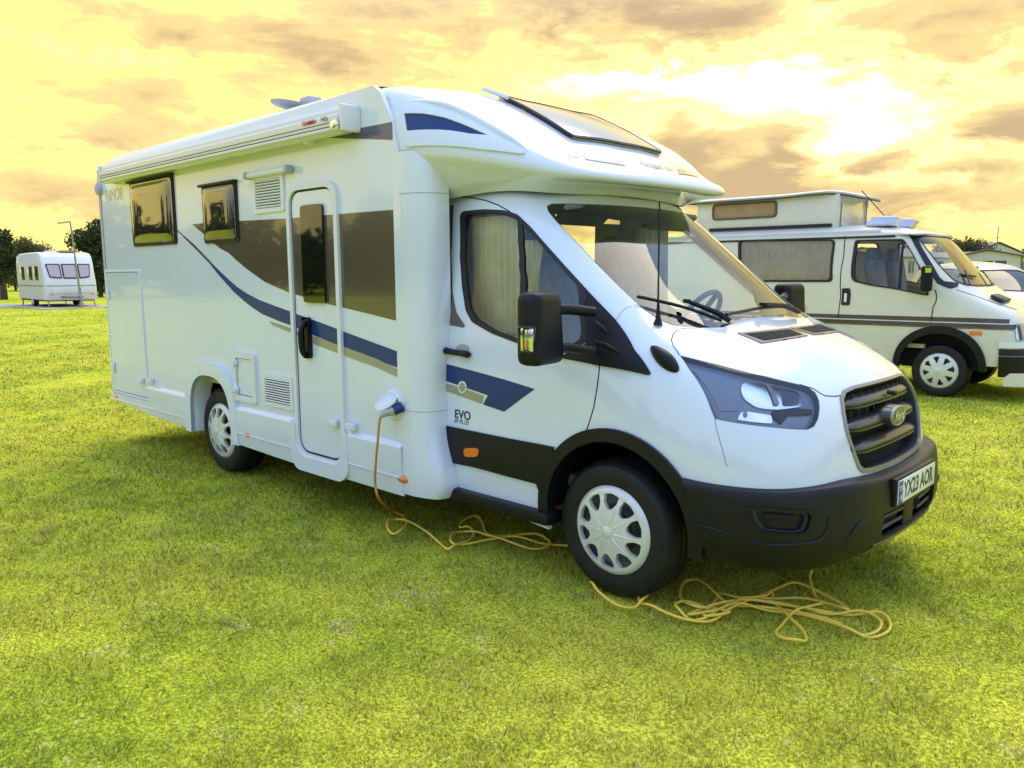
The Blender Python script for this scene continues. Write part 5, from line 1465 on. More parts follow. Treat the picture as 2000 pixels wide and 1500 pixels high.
ed = dens_poly(RPe, .08, .08); tube('roof_seal', [RP.ev(np.array(p[0]), np.array(p[1]))-np.array([0,0,.036]) for p in ed], .011, 'dark_grey_plastic', popr, 6, True)
PW = Flat((0,-PH-.001,0), (1,0,0), (0,0,1), (0,-1,0))
pa, pb_ = vloc(1391,431,-PH), vloc(1519,394,-PH)
z0_, z1_ = float(vloc(1455,428,-PH)[2]), float(vloc(1455,395,-PH)[2])
WP = rrect(pa[0], z0_, pb_[0], z1_, .07, 5)
pw_ = panel('popup_window', PW, WP, 'home_trim', CV, holes=[rrect(pa[0]+.035, z0_+.03, pb_[0]-.035, z1_-.03, .05, 5)], off=.014, th=.014, step=10)
panel('popup_blind', PW, rrect(pa[0]+.03, z0_+.025, pb_[0]-.03, z1_-.025, .05, 5), 'tan_blind', pw_, off=.004, th=0, step=10)
tube('roof_strap', [vloc(1683,372,-.55), vloc(1727,421,-.55)], .006, 'seal', CV, 5)
for y in (-.50, .22): 
    bm = bmesh.new(); add_box(bm, (-.90,y,2.22), (.34,.38,.13), .03)
    for v in bm.verts:
        if v.co.z > 2.23: v.co.x += .05; v.co.y = y+(v.co.y-y)*.75
    from_bm('roof_box', bm, 'car_silver', CV, 30)
# inside
box('interior_floor', (-2,0,.62), (3.6,1.7,.05), 'beige', CV)
def vcurt(x0, x1, z0, z1, y, m):
    V = []; Fc = []; n = 70
    for j in range(5):
        for i in range(n+1):
            s_ = i/n; V.append((x0+(x1-x0)*s_, y+.018*math.sin(2*PI*19*s_+2*math.sin(9*s_)+.3*j), z1+(z0-z1)*j/4))
    for j in range(4):
        for i in range(n): Fc.append((j*(n+1)+i, j*(n+1)+i+1, (j+1)*(n+1)+i+1, (j+1)*(n+1)+i))
    return mk('net_curtain', V, Fc, m, CV, smooth_=True)
vcurt(-3.1,-2.31,1.38,2.0,-HW+.12,'net_curtain'); vcurt(-2.33,-1.36,1.38,2.0,-HW+.12,'net_curtain')
box('partition', (-1.33,0,1.25), (.03,1.75,1.2), 'beige', CV)
for y in (-.45,.45):
    s_ = box('seat_back', (-.95,y,1.42), (.14,.48,.62), 'seat', CV, .06, Matrix.Rotation(-.2, 3, 'Y'), 3); box('headrest', (-1.03,y,1.80), (.10,.26,.17), 'seat', s_, .04)
box('dashboard', (.02,0,1.25), (.36,1.6,.16), 'dash', CV, .04)
for (x, y, fl_) in ((0,-HW+.09,0),(-3.0,-HW+.12,0),(0,HW-.09,1),(-3.0,HW-.12,1)):
    w_ = make_wheel(CV, x, y, .325, R=.335, width=.20, kind='spoke', rot=.2+x)
    if fl_: w_.rotation_euler = (0,0,PI)
box('wheel_well', (0,-.52,.62), (.96,.5,.55), 'void', CV)
box('wheel_well', (0,.52,.62), (.96,.5,.55), 'void', CV)
box('underside', (-2.1,0,.42), (3.3,1.8,.10), 'void', CV)

# ================================================================== SILVER CAR behind the camper
def gp(px, py, dist):                                  # ground point at a distance from the camera along this bearing
    o, d = pray(px, py); h = np.array([d[0], d[1]]); h /= np.linalg.norm(h); return CAM[:2]+h*dist
cp = gp(1935, 560, 19.0)
CR = thing('silver_car', 'silver blue hatchback parked beyond the cream campervan', 'car', (cp[0], cp[1], 0), math.radians(-48))
_cr = [
 [(-2.0,-.80,.30),(-1.2,-.82,.30),(0,-.83,.30),(1.2,-.82,.30),(1.75,-.74,.30),(1.95,-.45,.30),(2.0,0,.30)],
 [(-2.05,-.82,.60),(-1.2,-.86,.60),(0,-.87,.60),(1.2,-.86,.60),(1.8,-.76,.60),(2.02,-.45,.58),(2.07,0,.58)],
 [(-2.05,-.80,.88),(-1.2,-.85,.88),(0,-.86,.88),(1.15,-.84,.84),(1.7,-.72,.78),(1.90,-.42,.76),(1.95,0,.76)],
 [(-2.0,-.76,1.00),(-1.2,-.81,1.00),(-.2,-.82,1.00),(.75,-.79,1.00),(1.0,-.70,1.0),(1.10,-.42,1.0),(1.14,0,1.0)],
 [(-1.95,-.66,1.28),(-1.15,-.70,1.28),(-.3,-.71,1.28),(.25,-.69,1.26),(.45,-.62,1.26),(.52,-.38,1.26),(.55,0,1.26)],
 [(-1.8,-.58,1.46),(-1.1,-.62,1.47),(-.4,-.63,1.47),(-.1,-.61,1.45),(.0,-.54,1.45),(.06,-.32,1.46),(.08,0,1.46)],
 [(-1.6,-.30,1.50),(-1.1,-.34,1.54),(-.5,-.36,1.54),(-.3,-.34,1.52),(-.22,-.28,1.51),(-.18,-.15,1.51),(-.16,0,1.51)],
 [(-1.3,-.0,1.52),(-1.1,-.0,1.555),(-.7,-.0,1.56),(-.5,-.0,1.55),(-.45,-.0,1.54),(-.42,-.0,1.54),(-.4,0,1.54)],
]
_cr = [[(x, y, z*1.10 if z < .9 else .99+(z-.9)*1.16) for x, y, z in r] for r in _cr]
CS = Surf(_cr, out=(0, -1, 0), sub=4); KC = CS.C-1; KM = KC/2
cwin = [(.35,3.25),(2.0,3.25),(3.2,3.25),(3.45,3.6),(3.3,4.75),(2.2,4.85),(.5,4.8)]
cws_h = [(KM,4.8),(4.6,4.75),(4.3,4.6),(4.35,3.4),(4.9,3.2),(KM,3.15)]; cws = cws_h+[(KC-u, v) for u, v in cws_h[1:-1][::-1]]
panel('body', CS, [(0,0),(KC,0),(KC,7),(0,7)], 'car_silver', CR, holes=[cwin, mir(CS, cwin), cws], th=.02, step=.2)
for P, n_ in ((cwin, 'side_window'), (mir(CS, cwin), 'side_window'), (cws, 'windscreen')):
    w_ = panel(n_, CS, P, 'seal', CR, holes=[fr_in(P, .93, .88)], off=.004, th=.02, step=.2); panel('pane', CS, fr_in(P, .93, .88), 'home_glass' if n_ != 'windscreen' else 'screen_glass', w_, off=-.004, th=0, step=.2)
box('cabin', (-.5,0,.98), (2.4,1.4,.20), 'dash', CR, .05)
for y in (-.35,.35): box('seat_back', (-.45,y,1.15), (.14,.44,.5), 'seat', CR, .05)
for x in (1.3,-1.3):
    for y, fl_ in ((-.80,0),(.80,1)):
        w_ = make_wheel(CR, x, y, .31, R=.315, width=.19, kind='spoke')
        if fl_: w_.rotation_euler = (0,0,PI)

# ================================================================== TOURING CARAVAN, far left
def gpt(px, dist): return gp(px, 560, dist)
tp = gpt(137, 44.0)
bear = math.atan2(tp[1]-CAM[1], tp[0]-CAM[0])
# its front faces a little to the right of the camera
TC = thing('touring_caravan', 'white touring caravan with three tinted front windows standing on a concrete pitch', 'caravan', (tp[0], tp[1], .0), bear+PI+math.radians(15))
W2 = 1.12
sidep = [(-4.9,.36),(-4.95,1.2),(-4.9,2.2),(-4.7,2.50),(-4.2,2.60),(-2.5,2.62),(-.9,2.62),(-.45,2.56),(-.22,2.35),(.0,1.75),(.22,1.15),(.25,.8),(.20,.45),(.12,.34)]
def cprism(name, poly, hw, m, par, bev=.07):
    bm = bmesh.new(); a = [bm.verts.new((x, -hw, z)) for x, z in poly]; b = [bm.verts.new((x, hw, z)) for x, z in poly]
    bm.faces.new(a); bm.faces.new(b[::-1])
    for i in range(len(poly)): bm.faces.new((a[i-1], a[i], b[i], b[i-1]))
    bmesh.ops.recalc_face_normals(bm, faces=bm.faces)
    if bev:
        es = [e for e in bm.edges if abs(e.verts[0].co.y-e.verts[1].co.y) < 1e-6]
        bmesh.ops.bevel(bm, geom=es, offset=bev, segments=3, affect='EDGES', profile=.5)
    return from_bm(name, bm, m, par, 40)
cprism('body', sidep, W2, 'caravan_white', TC)
box('side_cladding', (-2.45,-W2-.001,1.28), (4.6,.02,1.70), 'caravan_side', TC, .005)
box('side_cladding', (-2.45,W2+.001,1.28), (4.6,.02,1.70), 'caravan_side', TC, .005)
for y_ in (-W2-.014, W2+.014):
    for x in (-1.15,-2.25,-3.7):
        w_ = box('side_window', (x,y_,1.62), (.80,.02,.66), 'home_glass', TC, .004)
    box('side_band', (-2.4,y_,1.02), (4.7,.012,.045), 'khaki_decal', TC)
# front windows lie on the raked face from (-.16,2.2) to (.2,1.2)
nrmf = np.array([.60,0,.20]); nrmf /= np.linalg.norm(nrmf)
e_up = np.array([-.22,0,.60]); e_up /= np.linalg.norm(e_up); nf = np.array([e_up[2],0,-e_up[0]])
FF = Flat((.0,0,1.75), (0,1,0), tuple(e_up), tuple(nf))
for a, b in ((-.98,-.36),(-.30,.34),(.40,.96)):
    k0 = .10 if a < -.5 else 0; k1 = .10 if b > .9 else 0
    P = rnd([(a+k0,-.42+.06*(a < -.5)),(b-k1,-.42+.06*(b > .9)),(b,.32),(a,.32)], .05, 3)
    w_ = panel('front_window', FF, P, 'seal', TC, off=.03, th=.03, step=10); panel('blind', FF, scl(P, .84), 'pink_blind', w_, off=.036, th=0, step=10)
box('front_band', (.235,0,1.03), (.03,2.2,.04), 'khaki_decal', TC)
box('gas_locker', (.27,0,.83), (.06,1.7,.30), 'caravan_white', TC, .02)
box('road_light', (.30,-.9,.62), (.03,.14,.05), 'amber', TC); box('road_light', (.30,.9,.62), (.03,.14,.05), 'amber', TC)
box('rooflight', (-.9,.2,2.66), (.7,.7,.10), 'tan_blind', TC, .03); box('rooflight', (-2.9,0,2.68), (.5,.5,.12), 'white_plastic', TC, .04)
tube('drawbar', [(.2,-.45,.50),(1.25,0,.50)], .05, 'galv', TC); tube('drawbar', [(.2,.45,.50),(1.25,0,.50)], .05, 'galv', TC)
tube('hitch', [(1.2,0,.50),(1.45,0,.60)], .05, 'galv', TC); tube('jockey_wheel', [(1.15,.12,.10),(1.15,.12,.95)], .035, 'galv', TC)
jw = lathe('jockey_tyre', [(.0,-.03),(.10,-.03),(.10,.03),(0,.03)], 'rubber', TC, 'y', (1.15,.12,.10), 16)
for y in (-1.0,1.0):
    tube('corner_steady', [(.0,y,.40),(.18,y,.03)], .03, 'galv', TC); box('steady_foot', (.18,y,.03), (.2,.2,.03), 'galv', TC)
    tube('corner_steady', [(-4.6,y,.40),(-4.72,y,.03)], .03, 'galv', TC)
    w_ = make_wheel(TC, -2.6, y*1.02, .32, R=.32, width=.18, kind='spoke')
    if y > 0: w_.rotation_euler = (0,0,PI)
box('underside', (-2.4,0,.34), (4.7,2.1,.10), 'void', TC)
# concrete pitch
pc = gpt(120, 45.0)
pad_c = Vector((tp[0], tp[1], 0)); Rt = Matrix.Rotation(bear+PI+math.radians(15), 3, 'Z')
PF = [pad_c+Rt @ Vector(p) for p in ((1.9,-1.7,.02),(1.9,1.7,.02),(-6.0,1.9,.02),(-6.5,-6.0,.02),(-3.5,-6.0,.02),(-1.5,-2.0,.02))]
tag(mk('concrete_pitch', [(*p,) for p in PF]+[(p.x, p.y, -.05) for p in PF], [(0,1,2,3,4,5)]+[(i, (i+1) % 6, (i+1) % 6+6, i+6) for i in range(6)], 'concrete'), kind='structure')
# lamp post
lp0 = at(160,601,2,0.); lpd = np.linalg.norm((lp0-CAM)[:2])
def atd(px, py, dist):
    o, d = pray(px, py); return o+d*dist/np.linalg.norm(d[:2])
LP = thing('lamp_post', 'thin leaning galvanised pole with a bent top arm in front of the touring caravan', 'pole', (lp0[0], lp0[1], 0))
lpl = np.array([lp0[0], lp0[1], 0])
tube('pole', [(0,0,0), atd(137,433,lpd)-lpl], [.055,.035], 'galv', LP, 8)
tube('arm', [atd(137.5,433,lpd)-lpl, atd(112,436,lpd)-lpl], [.035,.03], 'galv', LP, 8)
lathe('base', [(0,0),(.12,0),(.12,.08),(.07,.3),(.0,.3)], 'galv', LP, 'z', (0,0,0), 14)

# ================================================================== PARK HOMES, right
def home(px, dist, yaw, L=10., W=3.6, wall=2.35, roof_h=.75, label='', zoff=.0):
    p = gpt(px, dist); H = thing('park_home', label, 'park home', (p[0], p[1], 0), yaw, 'park homes beyond the vans')
    box('walls', (-L/2,0,.55+(wall-.3)/2), (L,W,wall-.3), 'home_wall', H)
    box('skirting', (-L/2,0,.30), (L-.1,W-.1,.5), 'home_trim', H)
    zt_ = .55+wall-.3
    V = []; e = .25
    for x in (e, -L-e):
        V += [(x,-W/2-e,zt_-.04),(x,0,zt_+roof_h),(x,W/2+e,zt_-.04),(x,W/2+e,zt_-.12),(x,0,zt_+roof_h-.10),(x,-W/2-e,zt_-.12)]
    Fc = [(0,1,7,6),(1,2,8,7),(2,3,9,8),(3,4,10,9),(4,5,11,10),(5,0,6,11),(0,5,4,1),(1,4,3,2),(6,7,10,11),(7,8,9,10)]
    mk('roof', V, Fc, 'home_roof', H)
    for xg, fg in ((.001, (0,1,2)), (-L, (2,1,0))): mk('gable', [(xg,-W/2,zt_-.05),(xg,0,zt_+roof_h*.93-.1),(xg,W/2,zt_-.05)], [fg], 'home_wall', H)
    #mk('gable', [(0.001,-W/2,zt_-.05),(.001,0,zt_+roof_h*.93-.1),(.001,W/2,zt_-.05),(-L,-W/2,zt_-.05),(-L,0,zt_+roof_h*.93-.1),(-L,W/2,zt_-.05)], [(0,1,2),(3,5,4)], 'home_wall', H)
    for s_ in (-1, 1):
        tube('bargeboard', [(e+.01,s_*(W/2+e),zt_-.08),(e+.01,0,zt_+roof_h-.03)], .07, 'home_trim', H, 4)
        tube('fascia', [(e,s_*(W/2+e),zt_-.08),(-L-e,s_*(W/2+e),zt_-.08)], .06, 'home_trim', H, 4)
        for k in range(5):
            x = -1.1-k*(L-2)/4.6
            w_ = box('window', (x,s_*(W/2+.02),1.75), (.95,.05,.95), 'home_glass', H); box('frame', (x,s_*(W/2+.035),1.75), (.06,.05,.98), 'white_plastic', w_)
            box('sill', (x,s_*(W/2+.05),1.25), (1.05,.08,.05), 'white_plastic', w_)
    for y in (-1.0, 0, 1.0):
        w_ = box('front_window', (.02,y,1.80), (.05,.85,.90), 'home_glass', H); box('frame', (.04,y+.44,1.80), (.05,.06,.95), 'white_plastic', w_)
    tube('corner_post', [(.02,-W/2-.02,.5),(.02,-W/2-.02,zt_)], .07, 'home_trim', H, 4)
    tube('downpipe', [(.02,W/2+.02,.5),(.02,W/2+.02,zt_)], .05, 'home_trim', H, 6)
    box('flue', (-L*.35,.6,zt_+roof_h*.8), (.2,.2,.5), 'galv', H)
    return H
home(1925, 80, math.radians(-80), label='cream park home with brown gable trim directly behind the silver car', L=16, W=4.9, wall=2.45, roof_h=.55)
home(1944, 112, math.radians(-60), label='grey roofed park home standing furthest back in front of the sky', L=10, W=6, wall=3.0, roof_h=1.5)
home(1682, 70, math.radians(-95), label='park home seen through the cab window of the cream campervan', L=11, W=5)
home(1893, 96, math.radians(-20), label='low pale park home at the foot of the clump of bushy trees', L=12, W=4, wall=2.6, roof_h=.5)
ma = gpt(1941, 105); AM = thing('aerial_mast', 'thin aerial mast standing above the park home roofs', 'mast', (ma[0], ma[1], 0))
tube('mast', [(0,0,0),(0,0,6.2)], .06, 'galv', AM, 6); tube('crossbar', [(-.4,0,5.0),(.4,0,5.0)], .03, 'galv', AM, 5)
# ================================================================== TREES
def leaf_cloud(blobs, n, size, sd):
    r = np.random.default_rng(sd); V = []; Fc = []
    w = np.array([b[3]*b[4]*b[5] for b in blobs])**.75; w = w/w.sum(); ks = r.choice(len(blobs), n, p=w)
    B = np.array(blobs)[ks]
    d = r.normal(size=(n, 3)); d /= np.linalg.norm(d, axis=1)[:, None]
    rad = r.random(n)**.33*(.80+.35*r.random(n))
    C_ = B[:, :3]+d*B[:, 3:6]*rad[:, None]
    a = r.normal(size=(n, 3)); a /= np.linalg.norm(a, axis=1)[:, None]; b = np.cross(a, r.normal(size=(n, 3))); b /= np.linalg.norm(b, axis=1)[:, None]
    s_ = size*(.5+r.random(n))[:, None]
    P = np.stack([C_-a*s_, C_+b*s_*.55, C_+a*s_, C_-b*s_*.55], 1).reshape(-1, 3)
    idx = np.arange(n*4).reshape(n, 4)
    return P, idx
def fast_mesh(name, P, idx, m, parent=None):
    me = bpy.data.meshes.new(name); n = len(idx); k = idx.shape[1]
    me.vertices.add(len(P)); me.vertices.foreach_set('co', P.astype(np.float32).ravel())
    me.loops.add(n*k); me.loops.foreach_set('vertex_index', idx.astype(np.int32).ravel())
    me.polygons.add(n); me.polygons.foreach_set('loop_start', np.arange(0, n*k, k, dtype=np.int32)); me.polygons.foreach_set('loop_total', np.full(n, k, dtype=np.int32))
    me.update(calc_edges=True); me.validate(); me.materials.append(MATS[m])
    o = bpy.data.objects.new(name, me); COL.objects.link(o)
    if parent: o.parent = parent
    return o
def tree(x, y, h, r, label, group=None, m='leaf_dark', n=5000, seed=1, trunk=.22, low=.28, size=None, nm='tree', cat='tree'):
    R_ = random.Random(seed); T = thing(nm, label, cat, (x, y, 0), 0, group)
    blobs = []
    for i in range(14):
        a = R_.random()*2*PI; rr = r*(.15+.62*R_.random()); z = h*(low+.12+(.80-low)*R_.random())
        f = 1-.55*((z/h-.5)/.5)**2 if z > h*.5 else 1
        s_ = r*(.30+.22*R_.random())
        blobs.append((rr*f*math.cos(a), rr*f*math.sin(a), z, s_, s_, s_*.75))
    blobs.append((0, 0, h*.66, r*.6, r*.6, h*.26))
    P, idx = leaf_cloud(blobs, n, size or h*.022, seed)
    fast_mesh('crown', P, idx, m, T)
    g = [tube_geo([(0,0,-.1),(.02*h*R_.uniform(-1,1),0,h*.3),(0,.02*h*R_.uniform(-1,1),h*.62)], [trunk*h*.11,trunk*h*.075,trunk*h*.03], 8)]
    for b in blobs[:8]:
        g.append(tube_geo([(0,0,h*.28),(b[0]*.5,b[1]*.5,(h*.28+b[2])/2),(b[0],b[1],b[2])], [trunk*h*.04,trunk*h*.025,trunk*h*.008], 5))
    V, Fc = join_geo(g); mk('trunk', V, Fc, 'bark', T, ang=60)
    return T
def tz(px, dist): return gpt(px, dist)
# left: big trunked tree at the frame edge, tall one by the motorhome's tail, the row behind the caravan
p = tz(6, 60); tree(p[0], p[1], 4.3, 1.5, 'broad oak tree with bare trunk at the far left edge of the picture', m='leaf_dark', n=9000, seed=3, trunk=.5, low=.22)
p = tz(196, 62); tree(p[0], p[1], 5.0, 2.0, 'dark tall tree right behind the rear corner of the motorhome', m='leaf_dark', n=11000, seed=5, trunk=.3, low=.05)
row = [(30,92,4.4,2.6),(52,90,4.7,2.5),(72,92,4.4,2.4),(92,90,4.2,2.3),(108,93,3.8,2.0),(124,95,3.2,2.0),(146,95,2.5,1.8),(165,95,2.7,2.0)]
lb = ['leftmost tree of the far row above the touring caravan', 'tallest tree of the far row above the touring caravan', 'third tree from the left in the far row above the caravan', 'rounded tree above the middle of the caravan roof', 'small tree at the right end of the far row by the lamp post', 'low bushy tree left of the pole behind the caravan', 'low shrubby tree right of the pole behind the caravan', 'low tree between the caravan and the dark tall tree']
for i, (px_t, d, h, r) in enumerate(row):
    p = tz(px_t, d); tree(p[0], p[1], h, r, lb[i], 'row of trees behind the touring caravan', 'leaf_olive' if i < 3 else 'leaf_dark', 5200, 20+i, low=.06)
# right: bushy trees above the park homes
rt_ = [(1842,105,5.0,2.9),(1862,103,5.3,2.7),(1880,104,4.9,2.4),(1897,103,4.7,2.2),(1912,105,3.8,1.8)]
lb2 = ['bushy tree just right of the camper windscreen top', 'tallest bushy tree of the clump above the park homes', 'middle bushy tree of the clump above the park homes', 'bushy tree with thin top left of the grey gable', 'smallest bushy tree at the right end of the clump']
for i, (px_t, d, h, r) in enumerate(rt_):
    p = tz(px_t, d); tree(p[0], p[1], h, r, lb2[i], 'clump of trees above the park homes', 'leaf_olive', 5200, 40+i, low=.05)
# distant woods on the skyline: nobody could count them
def far_wood(name, p0, p1, h, n, seed, label, m='leaf_dark'):
    r = random.Random(seed); blobs = []
    k = int(math.hypot(p1[0]-p0[0], p1[1]-p0[1])/3.5)+2
    for i in range(k):
        t = i/(k-1); q = (p0[0]+(p1[0]-p0[0])*t, p0[1]+(p1[1]-p0[1])*t); hh = h*(.55+.45*r.random())
        blobs.append((q[0]+r.uniform(-2,2), q[1]+r.uniform(-2,2), hh*.5, 3.0, 3.0, hh*.5))
    P, idx = leaf_cloud(blobs, n, h*.05, seed); o = fast_mesh(name, P, idx, m)
    tag(o, label, 'woodland', None, 'stuff')
a, b = tz(-260, 150), tz(340, 170); far_wood('distant_woodland', a, b, 5.0, 16000, 61, 'far dark wood along the field behind the caravan')
a, b = tz(1780, 190), tz(2300, 170); far_wood('distant_woodland', a, b, 7.5, 12000, 62, 'far wood on the skyline behind the park homes')
# the side of the field behind the photographer, seen only in the paintwork and panes
def bp(deg, d): return (CAM[0]+d*math.cos(math.radians(deg)), CAM[1]+d*math.sin(math.radians(deg)))
for i, (a0, a1, h) in enumerate(((-175,-120,8.5),(-120,-65,10.5),(-65,-10,8.0),(-10,50,7.0),(50,95,6.0),(170,215,6.5))):
    far_wood('distant_woodland', bp(a0, 62), bp(a1, 66), h, 9000, 70+i, 'dark tree belt round the camping field outside the picture')

# ================================================================== GROUND
gm = bpy.data.materials.new('lawn'); gm.use_nodes = True; MATS['lawn'] = gm
def lawn_colour(t, vec, rnd_=None):
    def nz(sc, det=4, off=0., rough=.6, dist=0.):
        m = t.nodes.new('ShaderNodeMapping'); m.inputs['Location'].default_value = (off, off*.6, 0); lk(t, vec, m.inputs[0])
        n = t.nodes.new('ShaderNodeTexNoise'); n.inputs['Scale'].default_value = sc; n.inputs['Detail'].default_value = det; n.inputs['Roughness'].default_value = rough; n.inputs['Distortion'].default_value = dist
        lk(t, m.outputs[0], n.inputs['Vector']); return NV(t, n.outputs['Fac'])
    big, mid, fine, dry, pat = nz(.35, 3), nz(1.7, 5, 3.1), nz(14, 4, 9.), nz(3.1, 6, 17., .7, .4), nz(.9, 4, 23.)
    c = mixc(t, smooth(mid, .35, .65), G_DARK, G_MID)
    c = mixc(t, smooth(big, .35, .68)*.7, c, G_YEL)
    c = mixc(t, smooth(fine, .4, .7)*.45, c, G_LIME)
    c = mixc(t, smooth(dry+(fine-.5)*.6, .57, .78)*.6, c, G_STRAW)
    c = mixc(t, smooth(pat, .60, .75)*.5, c, G_DARK)
    if rnd_ is not None:
        c = mixc(t, smooth(rnd_, .66, .95)*.55, c, G_STRAW); c = mixc(t, smooth(rnd_, .42, .1)*.85, c, (.13,.18,.03))
    return c, fine, mid
G_DARK, G_MID, G_YEL, G_LIME, G_STRAW = (.38,.48,.035), (.68,.75,.05), (.90,.82,.09), (.80,.88,.06), (.92,.76,.34)
t = gm.node_tree; p = t.nodes['Principled BSDF']; o = t.nodes.new('ShaderNodeTexCoord')
c, fine, mid = lawn_colour(t, o.outputs['Object'])
gn = t.nodes.new('ShaderNodeTexNoise'); gn.inputs['Scale'].default_value = 70; gn.inputs['Detail'].default_value = 3; lk(t, o.outputs['Object'], gn.inputs['Vector'])
gap = t.nodes.new('ShaderNodeMix'); gap.data_type = 'RGBA'; gap.blend_type = 'MULTIPLY'; gap.inputs[0].default_value = 1.0
gv = smooth(NV(t, gn.outputs['Fac']), .38, .62)*.55+.45
cg = t.nodes.new('ShaderNodeCombineColor'); lk(t, gv.s, cg.inputs[0]); lk(t, gv.s, cg.inputs[1]); lk(t, gv.s, cg.inputs[2])
lk(t, c, gap.inputs[6]); lk(t, cg.outputs[0], gap.inputs[7]); c = gap.outputs[2]
lk(t, c, p.inputs['Base Color']); p.inputs['Roughness'].default_value = .95; p.inputs['Specular IOR Level'].default_value = .0
nb = t.nodes.new('ShaderNodeTexNoise'); nb.inputs['Scale'].default_value = 45; nb.inputs['Detail'].default_value = 5; lk(t, o.outputs['Object'], nb.inputs['Vector'])
b = t.nodes.new('ShaderNodeBump'); b.inputs['Strength'].default_value = .7; b.inputs['Distance'].default_value = .03; lk(t, nb.outputs['Fac'], b.inputs['Height']); lk(t, b.outputs[0], p.inputs['Normal'])
xs_g = np.concatenate([-np.geomspace(1500, 12, 16), np.linspace(-10, 12, 60), np.geomspace(14, 1500, 16)])
GX, GY = np.meshgrid(xs_g, xs_g)
GZ = .010*np.sin(GX*1.3+.5)*np.cos(GY*1.1)+.006*np.sin(GX*3.1+GY*2.3); GZ[(np.abs(GX) > 14) | (np.abs(GY) > 14)] *= .3
GZ -= .012
n_ = len(xs_g); P = np.stack([GX.ravel(), GY.ravel(), GZ.ravel()], 1)
idx = np.array([(j*n_+i, j*n_+i+1, (j+1)*n_+i+1, (j+1)*n_+i) for j in range(n_-1) for i in range(n_-1)])
gr = fast_mesh('ground', P, idx, 'lawn'); gr.data.shade_smooth(); tag(gr, kind='structure')
# grass blades: short mown turf, thinning into the lawn's own texture with distance
gb_ = bpy.data.materials.new('blade'); gb_.use_nodes = True; MATS['blade'] = gb_
t = gb_.node_tree; p = t.nodes['Principled BSDF']; o = t.nodes.new('ShaderNodeTexCoord'); g = t.nodes.new('ShaderNodeNewGeometry')
c, fine, mid = lawn_colour(t, o.outputs['Object'], NV(t, g.outputs['Random Per Island']))
lk(t, c, p.inputs['Base Color']); p.inputs['Roughness'].default_value = .55; p.inputs['Specular IOR Level'].default_value = .06
vn = t.nodes.new('ShaderNodeVectorMath'); vn.operation = 'MULTIPLY_ADD'; lk(t, g.outputs['Normal'], vn.inputs[0]); vn.inputs[1].default_value = (.35, .35, .35); vn.inputs[2].default_value = (0, 0, .65)
nv = t.nodes.new('ShaderNodeVectorMath'); nv.operation = 'NORMALIZE'; lk(t, vn.outputs[0], nv.inputs[0]); lk(t, nv.outputs[0], p.inputs['Normal'])
tr = t.nodes.new('ShaderNodeBsdfTranslucent'); lk(t, c, tr.inputs[0]); mx = t.nodes.new('ShaderNodeMixShader'); mx.inputs[0].default_value = .35
lk(t, p.outputs[0], mx.inputs[1]); lk(t, tr.outputs[0], mx.inputs[2]); lk(t, mx.outputs[0], t.nodes['Material Output'].inputs[0])
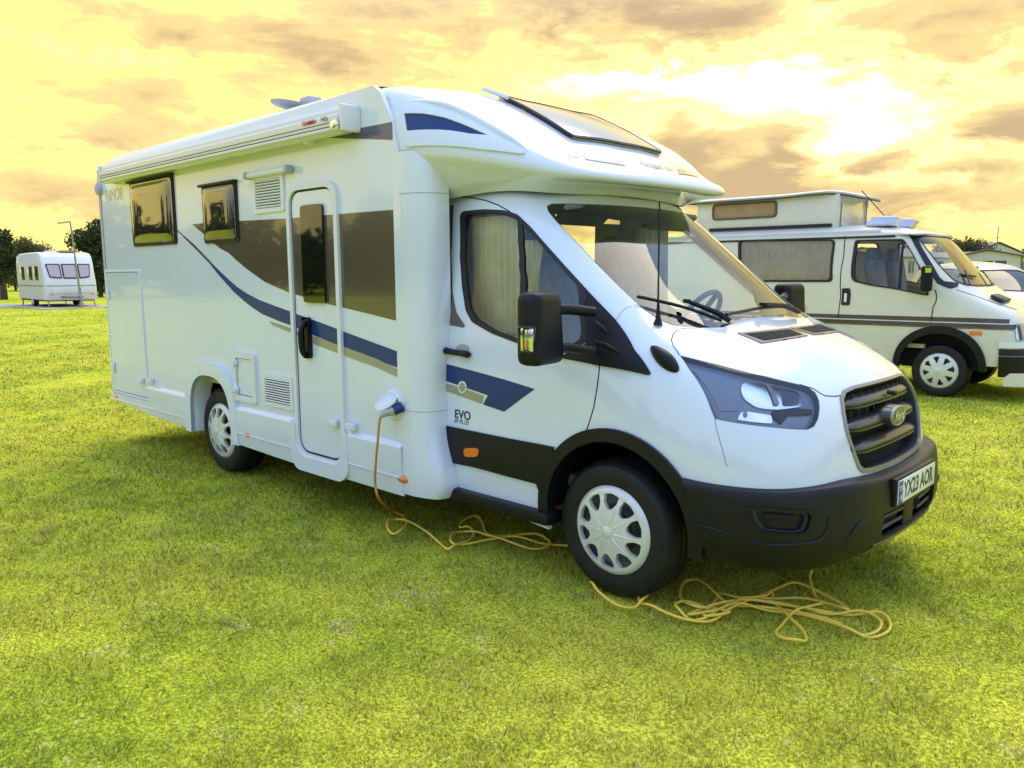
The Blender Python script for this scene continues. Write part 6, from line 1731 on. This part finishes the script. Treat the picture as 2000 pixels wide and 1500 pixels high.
def blades(N, r0, r1, seed, hgt, wid):
    r = np.random.default_rng(seed)
    rad = r0*(r1/r0)**r.random(N); th = YAW+r.uniform(-.78, .78, N)
    x = CAM[0]+rad*np.cos(th); y = CAM[1]+rad*np.sin(th)
    k = np.maximum(1, rad/3.2)
    clump = .75+.5*(np.sin(x*7.3+1.7*np.sin(y*5.1))*np.sin(y*8.7+1.3*np.sin(x*6.3)))
    h = hgt*.8*(.5+.8*r.random(N))*clump*np.minimum(k, 1.6); w = wid*k*(.6+.8*r.random(N))
    a = r.uniform(0, 2*PI, N); lean = r.uniform(.45, 1.4, N); la = r.uniform(0, 2*PI, N)
    z = .010*np.sin(x*1.3+.5)*np.cos(y*1.1)+.006*np.sin(x*3.1+y*2.3)-.014
    dx, dy = np.cos(a)*w/2, np.sin(a)*w/2
    tipx, tipy = np.cos(la)*np.sin(lean)*h, np.sin(la)*np.sin(lean)*h
    P = np.empty((N, 3, 3))
    P[:, 0] = np.stack([x-dx, y-dy, z], 1); P[:, 1] = np.stack([x+dx, y+dy, z], 1); P[:, 2] = np.stack([x+tipx, y+tipy, z+h*np.cos(lean)+.004], 1)
    return P.reshape(-1, 3)
def tufts(K, seed):
    r = np.random.default_rng(seed); out = []
    rad = 1.7*(9/1.7)**r.random(K); th = YAW+r.uniform(-.75, .75, K); cx = CAM[0]+rad*np.cos(th); cy = CAM[1]+rad*np.sin(th)
    for wx, wy in ((0,-1.07),(.1,-1.08),(-.12,-1.06),(.2,-.95),(-3.8,-1.13),(-3.7,-1.13),(-3.95,-1.12)): cx = np.append(cx, wx+r.normal(0,.05)); cy = np.append(cy, wy)
    for x0_, y0_ in zip(cx, cy):
        n = int(r.integers(14, 40)); s_ = r.uniform(.015, .05); x = x0_+r.normal(0, s_, n); y = y0_+r.normal(0, s_, n)
        a = r.uniform(0, 2*PI, n); la = np.arctan2(y-y0_, x-x0_); lean = r.uniform(.5, 1.2, n); h = r.uniform(.025, .048, n); w = .0045
        z = .010*np.sin(x*1.3+.5)*np.cos(y*1.1)+.006*np.sin(x*3.1+y*2.3)-.012
        dx, dy = np.cos(a)*w/2, np.sin(a)*w/2; P = np.empty((n, 3, 3))
        P[:, 0] = np.stack([x-dx, y-dy, z], 1); P[:, 1] = np.stack([x+dx, y+dy, z], 1); P[:, 2] = np.stack([x+np.cos(la)*np.sin(lean)*h, y+np.sin(la)*np.sin(lean)*h, z+h*np.cos(lean)+.006], 1)
        out.append(P.reshape(-1, 3))
    return np.concatenate(out)
Pb = np.concatenate([tufts(900, 9), blades(620000, 1.5, 24., 5, .030, .0042), blades(120000, 4., 45., 6, .04, .005)])
gso = fast_mesh('grass', Pb, np.arange(len(Pb)).reshape(-1, 3), 'blade')
tag(gso, 'short mown yellow green grass with dry straw patches covering the field', 'grass', None, 'stuff')
